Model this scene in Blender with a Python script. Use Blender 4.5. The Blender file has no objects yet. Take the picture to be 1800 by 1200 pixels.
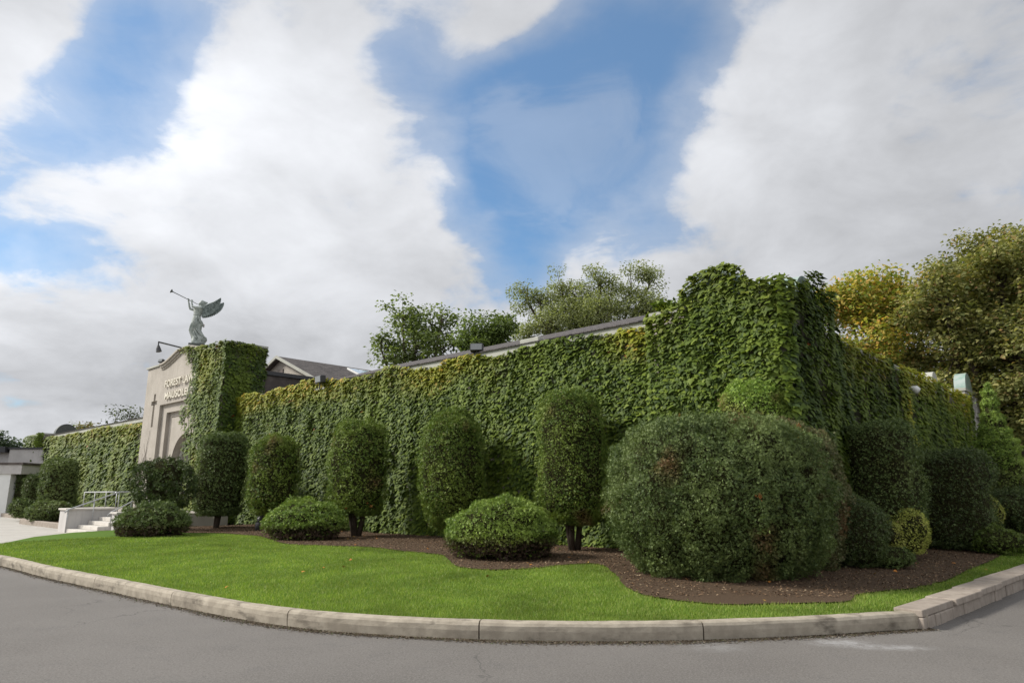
import bpy, bmesh, math, random
import numpy as np
from mathutils import Vector, Matrix, geometry
rng = np.random.default_rng(7); random.seed(7)
R = math.radians
SC = bpy.context.scene
COL = SC.collection

# ------------------------------------------------------------------ camera
EYE = 1.65
PITCH = math.atan(262/1200)
cd = bpy.data.cameras.new('camera'); cam = bpy.data.objects.new('camera', cd); COL.objects.link(cam)
cam.location = (0, 0, EYE); cam.rotation_euler = (math.pi/2+PITCH, 0, 0)
cd.sensor_width = 36; cd.lens = 24; cd.clip_end = 3000; cd.clip_start = .1
SC.camera = cam
SC.view_settings.view_transform = 'Standard'; SC.view_settings.look = 'None'
SC.view_settings.exposure = 0.5; SC.view_settings.gamma = 1

def direction(px, py):
    """world direction seen at a pixel of the 1800x1200 photograph"""
    x, z0 = (px-900)/1200, -(py-600)/1200
    c, s = math.cos(PITCH), math.sin(PITCH)
    return np.array([x, c-z0*s, s+z0*c])
def at(px, py, Y):
    v = direction(px, py); return np.array([0, 0, EYE])+v*(Y/v[1])

# ------------------------------------------------------------------ sun
SUN_EL, SUN_AZ = R(37), R(-86)          # azimuth measured clockwise from +Y (view direction)
sd = bpy.data.lights.new('sun', 'SUN'); sd.energy = 3.6; sd.angle = R(12); sd.color = (1, .955, .88)
sun = bpy.data.objects.new('sun', sd); COL.objects.link(sun)
svec = Vector((math.sin(SUN_AZ)*math.cos(SUN_EL), math.cos(SUN_AZ)*math.cos(SUN_EL), math.sin(SUN_EL)))
sun.rotation_euler = svec.to_track_quat('Z', 'Y').to_euler(); sun.location = svec*60

# ------------------------------------------------------------------ node helpers
class NT:
    def __init__(s, nt): s.nt = nt; s.n = nt.nodes; s.l = nt.links
    def node(s, t, **k):
        o = s.n.new(t)
        for a, b in k.items(): setattr(o, a, b)
        return o
    def put(s, sock, v):
        if isinstance(v, bpy.types.NodeSocket): s.l.new(v, sock)
        elif v is not None: sock.default_value = v
    def math(s, op, a, b=None, c=None, clamp=False):
        o = s.node('ShaderNodeMath', operation=op); o.use_clamp = clamp
        for i, v in enumerate((a, b, c)): s.put(o.inputs[i], v)
        return o.outputs[0]
    def mix(s, f, a, b, bt='MIX'):
        o = s.node('ShaderNodeMix', data_type='RGBA', blend_type=bt)
        for i, v in ((0, f), (6, a), (7, b)):
            if isinstance(v, tuple) and len(v) == 3: v = (*v, 1)
            s.put(o.inputs[i], v)
        return o.outputs[2]
    def noise(s, vec, scale, detail=4, rough=.55, dist=0):
        o = s.node('ShaderNodeTexNoise'); s.put(o.inputs['Vector'], vec)
        o.inputs['Scale'].default_value = scale; o.inputs['Detail'].default_value = detail
        o.inputs['Roughness'].default_value = rough; o.inputs['Distortion'].default_value = dist
        return o.outputs['Fac']
    def ramp(s, f, a, b, smooth=True):
        o = s.node('ShaderNodeMapRange'); o.interpolation_type = 'SMOOTHSTEP' if smooth else 'LINEAR'
        s.put(o.inputs[0], f); o.inputs[1].default_value = a; o.inputs[2].default_value = b
        return o.outputs[0]

# ------------------------------------------------------------------ world: blue sky with broken cloud
w = bpy.data.worlds.new('World'); SC.world = w; w.use_nodes = True
T = NT(w.node_tree); T.n.clear()
sky = T.node('ShaderNodeTexSky', sky_type='NISHITA'); sky.sun_disc = False
sky.sun_elevation = SUN_EL; sky.sun_rotation = SUN_AZ; sky.ozone_density = 3.0; sky.air_density = 1.0; sky.dust_density = .6
tc = T.node('ShaderNodeTexCoord')
sep = T.node('ShaderNodeSeparateXYZ'); T.l.new(tc.outputs['Generated'], sep.inputs[0])
az = T.math('ARCTAN2', sep.outputs[0], sep.outputs[1]); el = T.math('ARCSINE', sep.outputs[2])
den = T.math('ADD', T.math('MAXIMUM', sep.outputs[2], 0), .38)
cx = T.math('DIVIDE', sep.outputs[0], den); cy = T.math('DIVIDE', sep.outputs[1], den)
cmb = T.node('ShaderNodeCombineXYZ'); T.l.new(cx, cmb.inputs[0]); T.l.new(cy, cmb.inputs[1]); T.l.new(sep.outputs[2], cmb.inputs[2])
P0 = cmb.outputs[0]
n1 = T.noise(P0, 1.9, 8, .55, .5); n2 = T.noise(P0, 4.2, 7, .52, .4); n3 = T.noise(P0, .9, 3, .5, .1)
def azel(px, py):
    v = direction(px, py); v = v/np.linalg.norm(v); return math.atan2(v[0], v[1]), math.asin(v[2])
# warp so that the edges of the banks billow instead of being ellipses
wa = T.math('MULTIPLY', T.math('SUBTRACT', T.noise(P0, 2.0, 6, .55), .5), .22)
wb = T.math('MULTIPLY', T.math('SUBTRACT', T.noise(P0, 2.7, 6, .55, .3), .5), .20)
azw = T.math('ADD', az, wa); elw = T.math('ADD', el, wb)
def blob(px, py, rx, ry, rot, amp):
    a0, e0 = azel(px, py); c, s = math.cos(R(rot)), math.sin(R(rot))
    da = T.math('SUBTRACT', azw, a0); de = T.math('SUBTRACT', elw, e0)
    u = T.math('DIVIDE', T.math('ADD', T.math('MULTIPLY', da, c), T.math('MULTIPLY', de, s)), R(rx))
    v = T.math('DIVIDE', T.math('SUBTRACT', T.math('MULTIPLY', de, c), T.math('MULTIPLY', da, s)), R(ry))
    q = T.math('ADD', T.math('MULTIPLY', u, u), T.math('MULTIPLY', v, v))
    return T.math('MULTIPLY', T.math('EXPONENT', T.math('MULTIPLY', q, -1)), amp)
def total(bl):
    acc = None
    for b in bl:
        o = blob(*b); acc = o if acc is None else T.math('ADD', acc, o)
    return acc
BLUE = [(1020, 110, 12, 8, 35, 1.0), (1190, 70, 9, 5.5, 35, .85), (740, 90, 4, 7, 25, .45), (840, 300, 3, 5, 0, .3), (980, 250, 7, 8, 15, .9), (895, 370, 3.4, 6, -10, .75), (1110, 320, 4.5, 5, 20, .5), (875, 190, 3.5, 7, 10, .35),
        (800, 60, 6, 6, 20, .5), (150, 165, 12, 4.5, 38, .8), (250, 50, 5, 5, 0, .35), (10, 425, 9, 2.4, 4, .6), (520, 60, 4, 3, 0, .25), (1790, 250, 5, 4, 0, .28), (1370, 20, 6, 3, 20, .3)]
WISP = [(895, 25, 6, 3.0, 25, .55), (1015, 205, 4.2, 3.2, 30, .75), (1060, 345, 4, 3, 20, .3), (30, 90, 7, 5, 30, .35), (1045, 400, 5, 2, 20, .3)]
blue = T.math('SUBTRACT', total(BLUE), total(WISP))
dens = T.math('ADD', T.math('SUBTRACT', .95, blue), T.math('MULTIPLY', T.math('SUBTRACT', n1, .5), 1.5))
dens = T.math('ADD', dens, T.math('MULTIPLY', T.math('SUBTRACT', n2, .5), 1.25))
dens = T.math('ADD', dens, T.math('MULTIPLY', T.math('SUBTRACT', T.noise(P0, 11, 6, .6, .5), .5), .55))
cloud = T.math('MAXIMUM', T.ramp(dens, .26, .80), T.math('MULTIPLY', T.ramp(dens, -.45, .9), .50))
cloud = T.math('MAXIMUM', cloud, T.math('MULTIPLY', T.math('MULTIPLY', T.ramp(T.noise(P0, 3.1, 8, .6, .9), .46, .68), T.ramp(n2, .44, .62)), .22))
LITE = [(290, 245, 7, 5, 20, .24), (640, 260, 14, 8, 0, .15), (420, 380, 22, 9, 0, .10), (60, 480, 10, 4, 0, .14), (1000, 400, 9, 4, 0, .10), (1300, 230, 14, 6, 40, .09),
        (1700, 300, 10, 7, 20, -.07), (100, 620, 16, 5, 0, -.12), (330, 560, 16, 3, 0, -.06), (760, 480, 8, 4, 0, -.05), (200, 330, 10, 2.5, 5, -.05), (420, 60, 9, 6, 0, .06), (1500, 20, 14, 5, 0, -.02), (-2600, 300, 34, 26, 0, .55), (-40000, -100, 45, 40, 0, .0), (640, 540, 14, 3, 0, .04)]  # strongest entry: unseen bright cloud on the sun side, added as fill light
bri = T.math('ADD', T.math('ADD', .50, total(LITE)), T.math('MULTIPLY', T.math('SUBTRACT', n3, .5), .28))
bri = T.math('ADD', bri, T.math('MULTIPLY', T.math('SUBTRACT', n2, .5), .42))
# unseen brighter cloud behind the camera, added as soft fill light
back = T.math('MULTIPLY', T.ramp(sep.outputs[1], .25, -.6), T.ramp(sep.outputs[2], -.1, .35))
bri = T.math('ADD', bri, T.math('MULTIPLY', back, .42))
bri = T.math('ADD', bri, T.math('MULTIPLY', T.math('SUBTRACT', T.noise(P0, 9, 6, .6, .3), .5), .16))
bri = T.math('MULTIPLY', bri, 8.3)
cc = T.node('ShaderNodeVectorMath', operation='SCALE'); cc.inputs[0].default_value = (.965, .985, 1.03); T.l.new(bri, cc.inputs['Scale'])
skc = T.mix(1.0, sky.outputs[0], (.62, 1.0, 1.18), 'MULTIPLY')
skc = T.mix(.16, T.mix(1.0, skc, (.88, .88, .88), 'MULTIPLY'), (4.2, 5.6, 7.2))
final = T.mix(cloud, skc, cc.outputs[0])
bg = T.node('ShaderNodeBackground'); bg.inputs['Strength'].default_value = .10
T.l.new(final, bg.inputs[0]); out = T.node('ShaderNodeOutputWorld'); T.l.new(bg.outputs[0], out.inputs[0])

# ------------------------------------------------------------------ materials
MATS = {}
def mat(name, fn):
    m = bpy.data.materials.new(name); m.use_nodes = True; t = NT(m.node_tree); t.n.clear()
    o = t.node('ShaderNodeOutputMaterial'); tcn = t.node('ShaderNodeTexCoord')
    t.pos = t.node('ShaderNodeNewGeometry').outputs['Position']; t.obj = tcn.outputs['Object']
    t.l.new(fn(t), o.inputs[0]); MATS[name] = m; return m
def bsdf(t, col, rough=.7, spec=.3, bump=None, bstr=.3, bdist=.02, metal=0):
    b = t.node('ShaderNodeBsdfPrincipled')
    if isinstance(col, tuple): col = (*col[:3], 1)
    t.put(b.inputs['Base Color'], col); t.put(b.inputs['Roughness'], rough)
    b.inputs['Specular IOR Level'].default_value = spec; b.inputs['Metallic'].default_value = metal
    if bump is not None:
        bn = t.node('ShaderNodeBump'); bn.inputs['Strength'].default_value = bstr; bn.inputs['Distance'].default_value = bdist
        t.l.new(bump, bn.inputs['Height']); t.l.new(bn.outputs[0], b.inputs['Normal'])
    return b.outputs[0]
def leafy(name, rough=.5, spec=.35, trans=.25):
    def fn(t):
        a = t.node('ShaderNodeAttribute'); a.attribute_name = 'Col'
        b = bsdf(t, a.outputs['Color'], rough, spec)
        tr = t.node('ShaderNodeBsdfTranslucent'); t.l.new(t.mix(1.0, a.outputs['Color'], (1.2, 1.25, .6), 'MULTIPLY'), tr.inputs[0])
        m = t.node('ShaderNodeMixShader'); m.inputs[0].default_value = trans
        t.l.new(b, m.inputs[1]); t.l.new(tr.outputs[0], m.inputs[2]); return m.outputs[0]
    return mat(name, fn)
leafy('ivy_leaf', .62, .22, .25); leafy('needle', .55, .25, .15); leafy('tree_leaf', .55, .3, .38); leafy('grass_blade', .6, .2, .35)
def attr_mat(name, rough=.85):
    def fn(t):
        a = t.node('ShaderNodeAttribute'); a.attribute_name = 'Col'; return bsdf(t, a.outputs['Color'], rough, .2)
    return mat(name, fn)
attr_mat('chip')
def asphalt(t):
    n = t.noise(t.pos, 60, 6, .9); p = t.noise(t.pos, .35, 5, .6); q = t.noise(t.pos, 2.2, 5, .65); f = t.noise(t.pos, 45, 3, .6)
    c = t.mix(t.ramp(p, .35, .65), (.128, .118, .108), (.152, .141, .130))
    c = t.mix(t.math('MULTIPLY', t.ramp(q, .52, .75), .5), c, (.105, .100, .096))
    c = t.mix(t.math('MULTIPLY', t.ramp(n, .54, .66), .8), c, (.36, .345, .32))
    c = t.mix(t.math('MULTIPLY', t.ramp(n, .46, .34), .8), c, (.055, .052, .05))
    g2 = t.noise(t.pos, 17, 4, .8)
    c = t.mix(t.math('MULTIPLY', t.ramp(f, .50, .68), .45), c, (.075, .07, .065)); c = t.mix(t.math('MULTIPLY', t.ramp(f, .48, .34), .4), c, (.22, .21, .20))
    c = t.mix(t.math('MULTIPLY', t.ramp(g2, .52, .66), .30), c, (.085, .08, .075)); c = t.mix(t.math('MULTIPLY', t.ramp(g2, .46, .34), .22), c, (.19, .18, .17))
    # fine cracks
    v = t.node('ShaderNodeTexVoronoi'); v.feature = 'DISTANCE_TO_EDGE'; v.inputs['Scale'].default_value = .33
    wv = t.node('ShaderNodeVectorMath', operation='ADD'); nn = t.node('ShaderNodeTexNoise'); nn.inputs['Scale'].default_value = 1.5; nn.inputs['Detail'].default_value = 5
    t.l.new(t.pos, nn.inputs['Vector']); t.l.new(t.pos, wv.inputs[0]); t.l.new(nn.outputs['Color'], wv.inputs[1]); t.l.new(wv.outputs[0], v.inputs['Vector'])
    cr = t.math('MULTIPLY', t.ramp(v.outputs['Distance'], .006, .0), t.ramp(t.noise(t.pos, .25, 2), .5, .62))
    c = t.mix(t.math('MULTIPLY', cr, .6), c, (.04, .038, .036))
    # pale scuffed repair stains by the kerb
    for (x, y, rx, ry, k) in ((3.65, 8.12, .38, .20, .62), (4.1, 7.9, .5, .16, .5), (2.2, 7.9, .4, .25, .22)):
        s = t.node('ShaderNodeSeparateXYZ'); t.l.new(t.pos, s.inputs[0])
        a = t.math('DIVIDE', t.math('SUBTRACT', s.outputs[0], x), rx); b = t.math('DIVIDE', t.math('SUBTRACT', s.outputs[1], y), ry)
        d = t.math('EXPONENT', t.math('MULTIPLY', t.math('ADD', t.math('MULTIPLY', a, a), t.math('MULTIPLY', b, b)), -1))
        d = t.math('MULTIPLY', t.ramp(t.math('MULTIPLY', d, t.math('ADD', t.math('MULTIPLY', t.noise(t.pos, 7, 6, .8), 2.2), -.55)), .08, .75), k)
        c = t.mix(d, c, (.38, .38, .38))
    return bsdf(t, c, .85, .25, n, .35, .006)
mat('asphalt', asphalt)
def lawn_soil(t):
    n = t.noise(t.pos, 60, 3, .7); p = t.noise(t.pos, .8, 4)
    c = t.mix(n, (.055, .105, .012), (.10, .18, .02)); c = t.mix(t.math('MULTIPLY', p, .3), c, (.10, .17, .03))
    return bsdf(t, c, .9, .1, n, .6, .02)
mat('lawn', lawn_soil)
def mulch(t):
    n = t.noise(t.pos, 38, 4, .75); p = t.noise(t.pos, 5, 3, .6)
    c = t.mix(n, (.036, .024, .016), (.145, .102, .068)); c = t.mix(t.math('MULTIPLY', p, .4), c, (.085, .055, .034))
    return bsdf(t, c, .95, .1, n, .9, .03)
mat('mulch', mulch)
def conc(c0, c1, dark, stain=.5, sc=3.0, ms=(5, 5, .35)):
    def fn(t):
        p = t.noise(t.pos, sc, 6, .65); n = t.noise(t.pos, 70, 3, .7); q = t.noise(t.pos, sc*.28, 5, .6)
        s = t.node('ShaderNodeMapping'); s.inputs['Scale'].default_value = ms; t.l.new(t.pos, s.inputs[0])
        st = t.noise(s.outputs[0], 1.4, 5, .6)
        c = t.mix(t.ramp(p, .3, .7), c0, c1)
        c = t.mix(t.math('MULTIPLY', t.ramp(st, .52, .72), stain), c, dark)
        c = t.mix(t.math('MULTIPLY', t.ramp(q, .55, .75), stain*.8), c, dark)
        c = t.mix(t.math('MULTIPLY', t.ramp(n, .58, .74), .3), c, dark)
        return bsdf(t, c, .85, .25, n, .3, .008)
    return fn
mat('kerb', conc((.27, .235, .185), (.39, .345, .275), (.10, .085, .065), .8, 5.0, (2.2, 2.2, 5)))
mat('kerb_block', conc((.25, .21, .175), (.33, .285, .24), (.13, .11, .09), .5, 6.0))
mat('pavement', conc((.36, .34, .31), (.43, .41, .375), (.26, .245, .225), .4, 1.0))
mat('stucco', conc((.33, .30, .26), (.40, .365, .32), (.245, .22, .19), .5, 1.3))
mat('stone', conc((.42, .40, .385), (.50, .48, .46), (.28, .265, .25), .35, 1.5))
mat('trim', conc((.33, .33, .29), (.40, .40, .355), (.30, .285, .25), .3, 1.5))
mat('step_stone', conc((.48, .45, .41), (.57, .54, .49), (.33, .31, .28), .35, 2.0))
def shingle(t):
    m = t.node('ShaderNodeMapping'); m.inputs['Rotation'].default_value = (0, 0, R(-43)); t.l.new(t.pos, m.inputs[0])
    b = t.node('ShaderNodeTexBrick'); b.inputs['Scale'].default_value = 1.0; b.inputs['Brick Width'].default_value = .3; b.inputs['Row Height'].default_value = .13
    b.inputs['Mortar Size'].default_value = .008; b.inputs['Color1'].default_value = (.075, .068, .066, 1); b.inputs['Color2'].default_value = (.15, .135, .13, 1); b.inputs['Mortar'].default_value = (.02, .02, .02, 1)
    t.l.new(m.outputs[0], b.inputs['Vector']); n = t.noise(t.pos, 90, 2)
    return bsdf(t, t.mix(t.math('MULTIPLY', n, .5), b.outputs['Color'], (.05, .045, .045)), .9, .2, b.outputs['Fac'], .5, .01)
mat('shingle', shingle)
mat('dark_wall', lambda t: bsdf(t, t.mix(t.ramp(t.noise(t.pos, .9, 5, .6, 1.0), .4, .62), (.075, .062, .056), (.125, .105, .095)), .8, .2))
mat('copper', lambda t: bsdf(t, t.mix(t.ramp(t.noise(t.pos, 3, 4), .35, .65), (.22, .32, .28), (.33, .38, .36)), .6, .3))
mat('verdigris', lambda t: bsdf(t, t.mix(t.ramp(t.noise(t.pos, 5, 5, .6), .38, .66), (.22, .25, .23), (.40, .43, .405)), .6, .35, t.noise(t.pos, 30, 3), .25, .02))
mat('dark_bronze', lambda t: bsdf(t, t.mix(t.noise(t.pos, 12, 3), (.03, .035, .03), (.09, .10, .085)), .5, .5))
mat('wing_bronze', lambda t: bsdf(t, t.mix(t.ramp(t.noise(t.pos, 9, 4), .35, .65), (.13, .16, .155), (.24, .28, .27)), .6, .35))
mat('black_metal', lambda t: bsdf(t, t.mix(t.noise(t.pos, 20, 2), (.018, .018, .02), (.035, .035, .038)), .45, .5))
mat('rail_metal', lambda t: bsdf(t, t.mix(t.noise(t.pos, 9, 3), (.30, .31, .31), (.42, .43, .43)), .45, .5, metal=.2))
mat('glass', lambda t: bsdf(t, (.10, .13, .16), .08, 1.0))
mat('sky_glass', lambda t: bsdf(t, (.30, .40, .50), .06, 1.0))
mat('lamp_lens', lambda t: bsdf(t, (.62, .64, .62), .15, .8))
mat('lamp_glass', lambda t: bsdf(t, (.16, .17, .17), .12, .8))
mat('white_paint', lambda t: bsdf(t, t.mix(t.noise(t.pos, 3, 4), (.60, .60, .58), (.72, .72, .70)), .6, .3))
mat('letters', lambda t: bsdf(t, (.62, .58, .49), .6, .3))
mat('door_wood', lambda t: bsdf(t, t.mix(t.noise(t.pos, 6, 4), (.10, .055, .025), (.17, .10, .05)), .5, .3))
mat('orange_cloth', lambda t: bsdf(t, (.35, .10, .07), .8, .1))
def bark(t):
    m = t.node('ShaderNodeMapping'); m.inputs['Scale'].default_value = (9, 9, 2); t.l.new(t.pos, m.inputs[0])
    n = t.noise(m.outputs[0], 2.5, 5, .65)
    return bsdf(t, t.mix(n, (.028, .021, .016), (.12, .095, .072)), .9, .15, n, .8, .03)
mat('bark', bark)
def core(t):
    n = t.noise(t.pos, 14, 4, .7); return bsdf(t, t.mix(t.ramp(n, .35, .65), (.022, .018, .010), (.036, .040, .014)), .95, .05, n, 1.0, .08)
mat('twig_mass', core)
mat('far_ground', lambda t: bsdf(t, t.mix(t.noise(t.pos, .05, 4), (.05, .09, .02), (.08, .12, .03)), .95, .1))

# ------------------------------------------------------------------ geometry helpers
def tag(o, label=None, cat=None, group=None, kind=None):
    if label: o['label'] = label
    if cat: o['category'] = cat
    if group: o['group'] = group
    if kind: o['kind'] = kind
    return o
def empty(name, loc, label, cat, group=None):
    o = bpy.data.objects.new(name, None); COL.objects.link(o); o.location = tuple(float(c) for c in loc); o.empty_display_size = .3
    return tag(o, label, cat, group)
def mk(name, V, F, m, parent=None, col=None, smooth=False):
    """V: world-space vertices (n,3); F: list of faces or an (n,3)/(n,4) array"""
    V = np.asarray(V, dtype=np.float64)
    q = parent
    while q is not None: V = V-np.array(q.location); q = q.parent
    me = bpy.data.meshes.new(name)
    if isinstance(F, np.ndarray):
        k = F.shape[1]; me.vertices.add(len(V)); me.vertices.foreach_set('co', V.astype(np.float32).ravel())
        me.loops.add(F.size); me.loops.foreach_set('vertex_index', F.astype(np.int32).ravel())
        me.polygons.add(len(F)); me.polygons.foreach_set('loop_start', np.arange(0, F.size, k, dtype=np.int32))
        me.update(calc_edges=True)
    else:
        me.from_pydata([tuple(v) for v in V], [], [tuple(int(i) for i in f) for f in F]); me.update()
    if col is not None:
        a = me.color_attributes.new('Col', 'FLOAT_COLOR', 'POINT')
        c = np.ones((len(V), 4), np.float32); c[:, :3] = col; a.data.foreach_set('color', c.ravel())
    me.materials.append(MATS[m])
    if smooth: me.polygons.foreach_set('use_smooth', np.ones(len(me.polygons), bool))
    o = bpy.data.objects.new(name, me); COL.objects.link(o)
    if parent is not None: o.parent = parent
    return o
class MB:
    """collects simple solids into one mesh"""
    def __init__(s): s.V = []; s.F = []
    def add(s, V, F):
        o = len(s.V); s.V += [tuple(map(float, v)) for v in V]; s.F += [tuple(i+o for i in f) for f in F]; return s
    def hexa(s, c):            # 8 corners: bottom 0-3 ccw, top 4-7
        return s.add(c, [(0, 3, 2, 1), (4, 5, 6, 7), (0, 1, 5, 4), (1, 2, 6, 5), (2, 3, 7, 6), (3, 0, 4, 7)])
    def box(s, fr, a0, a1, b0, b1, z0, z1):     # fr maps (u,v,z) to the world
        return s.hexa([fr(a0, b0, z0), fr(a1, b0, z0), fr(a1, b1, z0), fr(a0, b1, z0), fr(a0, b0, z1), fr(a1, b0, z1), fr(a1, b1, z1), fr(a0, b1, z1)])
    def tube(s, pts, rad, n=8, cap=True):
        pts = [Vector(p) for p in pts]
        if not hasattr(rad, '__len__'): rad = [rad]*len(pts)
        rings = []; ref = Vector((0.31, .17, .93)).normalized()
        for i, p in enumerate(pts):
            d = (pts[min(i+1, len(pts)-1)]-pts[max(i-1, 0)]).normalized()
            x = d.cross(ref)
            if x.length < .05: x = d.cross(Vector((1, 0, 0)))
            x.normalize(); y = d.cross(x)
            rings.append([p+(x*math.cos(2*math.pi*k/n)+y*math.sin(2*math.pi*k/n))*rad[i] for k in range(n)])
        V = [v for r in rings for v in r]; F = []
        for i in range(len(pts)-1):
            for k in range(n): F.append((i*n+k, i*n+(k+1) % n, (i+1)*n+(k+1) % n, (i+1)*n+k))
        if cap: F.append(tuple(range(n))[::-1]); F.append(tuple((len(pts)-1)*n+k for k in range(n)))
        return s.add(V, F)
    def build(s, name, m, parent=None, smooth=False, bevel=0):
        o = mk(name, s.V, s.F, m, parent, smooth=smooth)
        bm = bmesh.new(); bm.from_mesh(o.data); bmesh.ops.recalc_face_normals(bm, faces=bm.faces); bm.to_mesh(o.data); bm.free()
        if smooth: o.data.polygons.foreach_set('use_smooth', np.ones(len(o.data.polygons), bool))
        if bevel: b = o.modifiers.new('bevel', 'BEVEL'); b.width = bevel; b.segments = 2; b.limit_method = 'ANGLE'
        return o

# value noise, vectorised
_H = rng.random(4096)
def vnoise(P, scale=1.0, seed=0):
    P = np.asarray(P, float)*scale+seed*17.31; I = np.floor(P).astype(np.int64); f = P-I; f = f*f*(3-2*f); r = 0
    for dx in (0, 1):
        for dy in (0, 1):
            for dz in (0, 1):
                h = _H[((I[:, 0]+dx)*73856093 ^ (I[:, 1]+dy)*19349663 ^ (I[:, 2]+dz)*83492791) & 4095]
                r = r+h*(f[:, 0] if dx else 1-f[:, 0])*(f[:, 1] if dy else 1-f[:, 1])*(f[:, 2] if dz else 1-f[:, 2])
    return r
def fbm(P, scale, seed=0, o=3):
    return sum(vnoise(P, scale*2**i, seed+i)*.5**i for i in range(o))/sum(.5**i for i in range(o))
def norm(a): return a/np.maximum(np.linalg.norm(a, axis=1, keepdims=True), 1e-9)
def scatter(tv, tf, pos, X, Y, N, size, col):
    """copies of a small template; X,Y,N are per-copy axes"""
    n = len(pos); tv = np.asarray(tv, float); tf = np.asarray(tf)
    sz = np.broadcast_to(np.asarray(size, float).reshape(-1, 1, 1), (n, 1, 1))
    V = pos[:, None, :]+sz*(tv[None, :, 0:1]*X[:, None, :]+tv[None, :, 1:2]*Y[:, None, :]+tv[None, :, 2:3]*N[:, None, :])
    F = (tf[None]+(np.arange(n)*len(tv))[:, None, None]).reshape(-1, 3)
    C = np.repeat(col, len(tv), axis=0)
    return V.reshape(-1, 3), F, C
def join(parts):
    Vs, Fs, Cs, o = [], [], [], 0
    for V, F, C in parts: Vs.append(V); Fs.append(F+o); Cs.append(C); o += len(V)
    return np.concatenate(Vs), np.concatenate(Fs), np.concatenate(Cs)
def palette(cols, weights, n):
    c = np.array(cols); i = rng.choice(len(c), n, p=np.array(weights)/sum(weights)); j = rng.choice(len(c), n, p=np.array(weights)/sum(weights))
    t = rng.random((n, 1))*.5; return c[i]*(1-t)+c[j]*t
IVY = [(0, 0, 0), (0, -.42, -.05), (0, -1, -.22), (.24, .16, -.03), (.56, -.16, -.14), (.27, -.52, -.12), (-.24, .16, -.03), (-.56, -.16, -.14), (-.27, -.52, -.12)]
IVYF = [(0, 1, 3), (3, 1, 4), (4, 1, 5), (5, 1, 2), (0, 6, 1), (6, 7, 1), (7, 8, 1), (8, 2, 1)]
IVYS = [(0, .1, 0), (.5, -.25, -.12), (0, -1, -.2), (-.5, -.25, -.12), (0, -.4, .03)]; IVYSF = [(0, 4, 1), (1, 4, 2), (2, 4, 3), (3, 4, 0)]
LEAF = [(0, 0, 0), (.32, -.4, -.08), (0, -1, -.1), (-.32, -.4, -.08)]; LEAFF = [(0, 2, 1), (0, 3, 2)]
MAPLE = [(0, 0, 0), (.5, -.1, -.1), (.3, -.55, -.06), (0, -1, -.15), (-.3, -.55, -.06), (-.5, -.1, -.1)]; MAPLEF = [(0, 2, 1), (0, 3, 2), (0, 4, 3), (0, 5, 4)]
SPRAY = [(-.12, 0, 0), (.12, .05, 0), (0, 1, .12), (.0, .15, 0), (.16, .02, .04), (.56, .70, .02), (-.0, .2, 0), (-.16, .05, .04), (-.54, .74, .06)]; SPRAYF = [(0, 1, 2), (3, 4, 5), (6, 8, 7)]

# ------------------------------------------------------------------ building frame: u runs back along the long front, v runs back along the right side
PA = R(47); dU = np.array([-math.sin(PA), math.cos(PA), 0]); dV = np.array([math.cos(PA), math.sin(PA), 0]); ZZ = np.array([0, 0, 1.])
O0 = np.array([-2.65, 22.04, 0])
def W(u, v, z=0.0): return O0+dU*u+dV*v+ZZ*z

# ------------------------------------------------------------------ ground
def catmull(pts, n=14):
    p = [np.array(q, float) for q in pts]; p = [2*p[0]-p[1]]+p+[2*p[-1]-p[-2]]; out = []
    for i in range(1, len(p)-2):
        for k in range(n):
            t = k/n; out.append(.5*((2*p[i])+(-p[i-1]+p[i+1])*t+(2*p[i-1]-5*p[i]+4*p[i+1]-p[i+2])*t*t+(-p[i-1]+3*p[i]-3*p[i+1]+p[i+2])*t**3))
    out.append(p[-2]); return np.array(out)
KL = catmull([(-19.5, 21.9), (-15.6, 19.2), (-11.72, 16.25), (-9.2, 14.05), (-6.86, 12.15), (-4.26, 10.05), (-2.75, 9.02), (-1.46, 8.52), (0, 8.23), (1.6, 8.2), (3.32, 8.46), (5.12, 8.93)])
KR = np.array([(5.12, 8.93), (9.05, 12.6), (16.2, 19.27), (30, 32.15)])
KALL = np.concatenate([KL, np.array([KR[0]+(KR[-1]-KR[0])*t for t in np.linspace(.02, 1, 60)])])
def zg(x, y):
    x = np.atleast_1d(np.asarray(x, float)); y = np.atleast_1d(np.asarray(y, float)); d = np.full(x.shape, 1e9)
    for k in KALL: d = np.minimum(d, (x-k[0])**2+(y-k[1])**2)
    t = np.clip(np.sqrt(d)/4.5, 0, 1); t = t*t*(3-2*t)
    P = np.stack([x, y, x*0], 1)
    return .165+.10*t+.03*(vnoise(P, .7, 3)-.5)*t
def sheet(name, poly, zfun, m, step=.35, kind='structure'):
    poly = [tuple(map(float, p[:2])) for p in poly]
    xs = [p[0] for p in poly]; ys = [p[1] for p in poly]
    pts = [Vector(p) for p in poly]; n = len(pts)
    gx = np.arange(min(xs), max(xs), step); gy = np.arange(min(ys), max(ys), step)
    G = np.array([(x, y) for x in gx for y in gy]); G = G+rng.uniform(-.05, .05, G.shape)
    G = G[inside(G, poly)]
    V, E, F, *_ = geometry.delaunay_2d_cdt(pts+[Vector(g) for g in G], [(i, (i+1) % n) for i in range(n)], [], 1, 1e-5)
    V = np.array([(v.x, v.y) for v in V]); z = zfun(V[:, 0], V[:, 1])
    o = mk(name, np.column_stack([V, z]), [f for f in F], m, smooth=True)
    bm = bmesh.new(); bm.from_mesh(o.data)
    for f in bm.faces:
        f.normal_update()
        if f.normal.z < 0: f.normal_flip()
    bm.to_mesh(o.data); bm.free()
    return tag(o, kind=kind)
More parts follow.
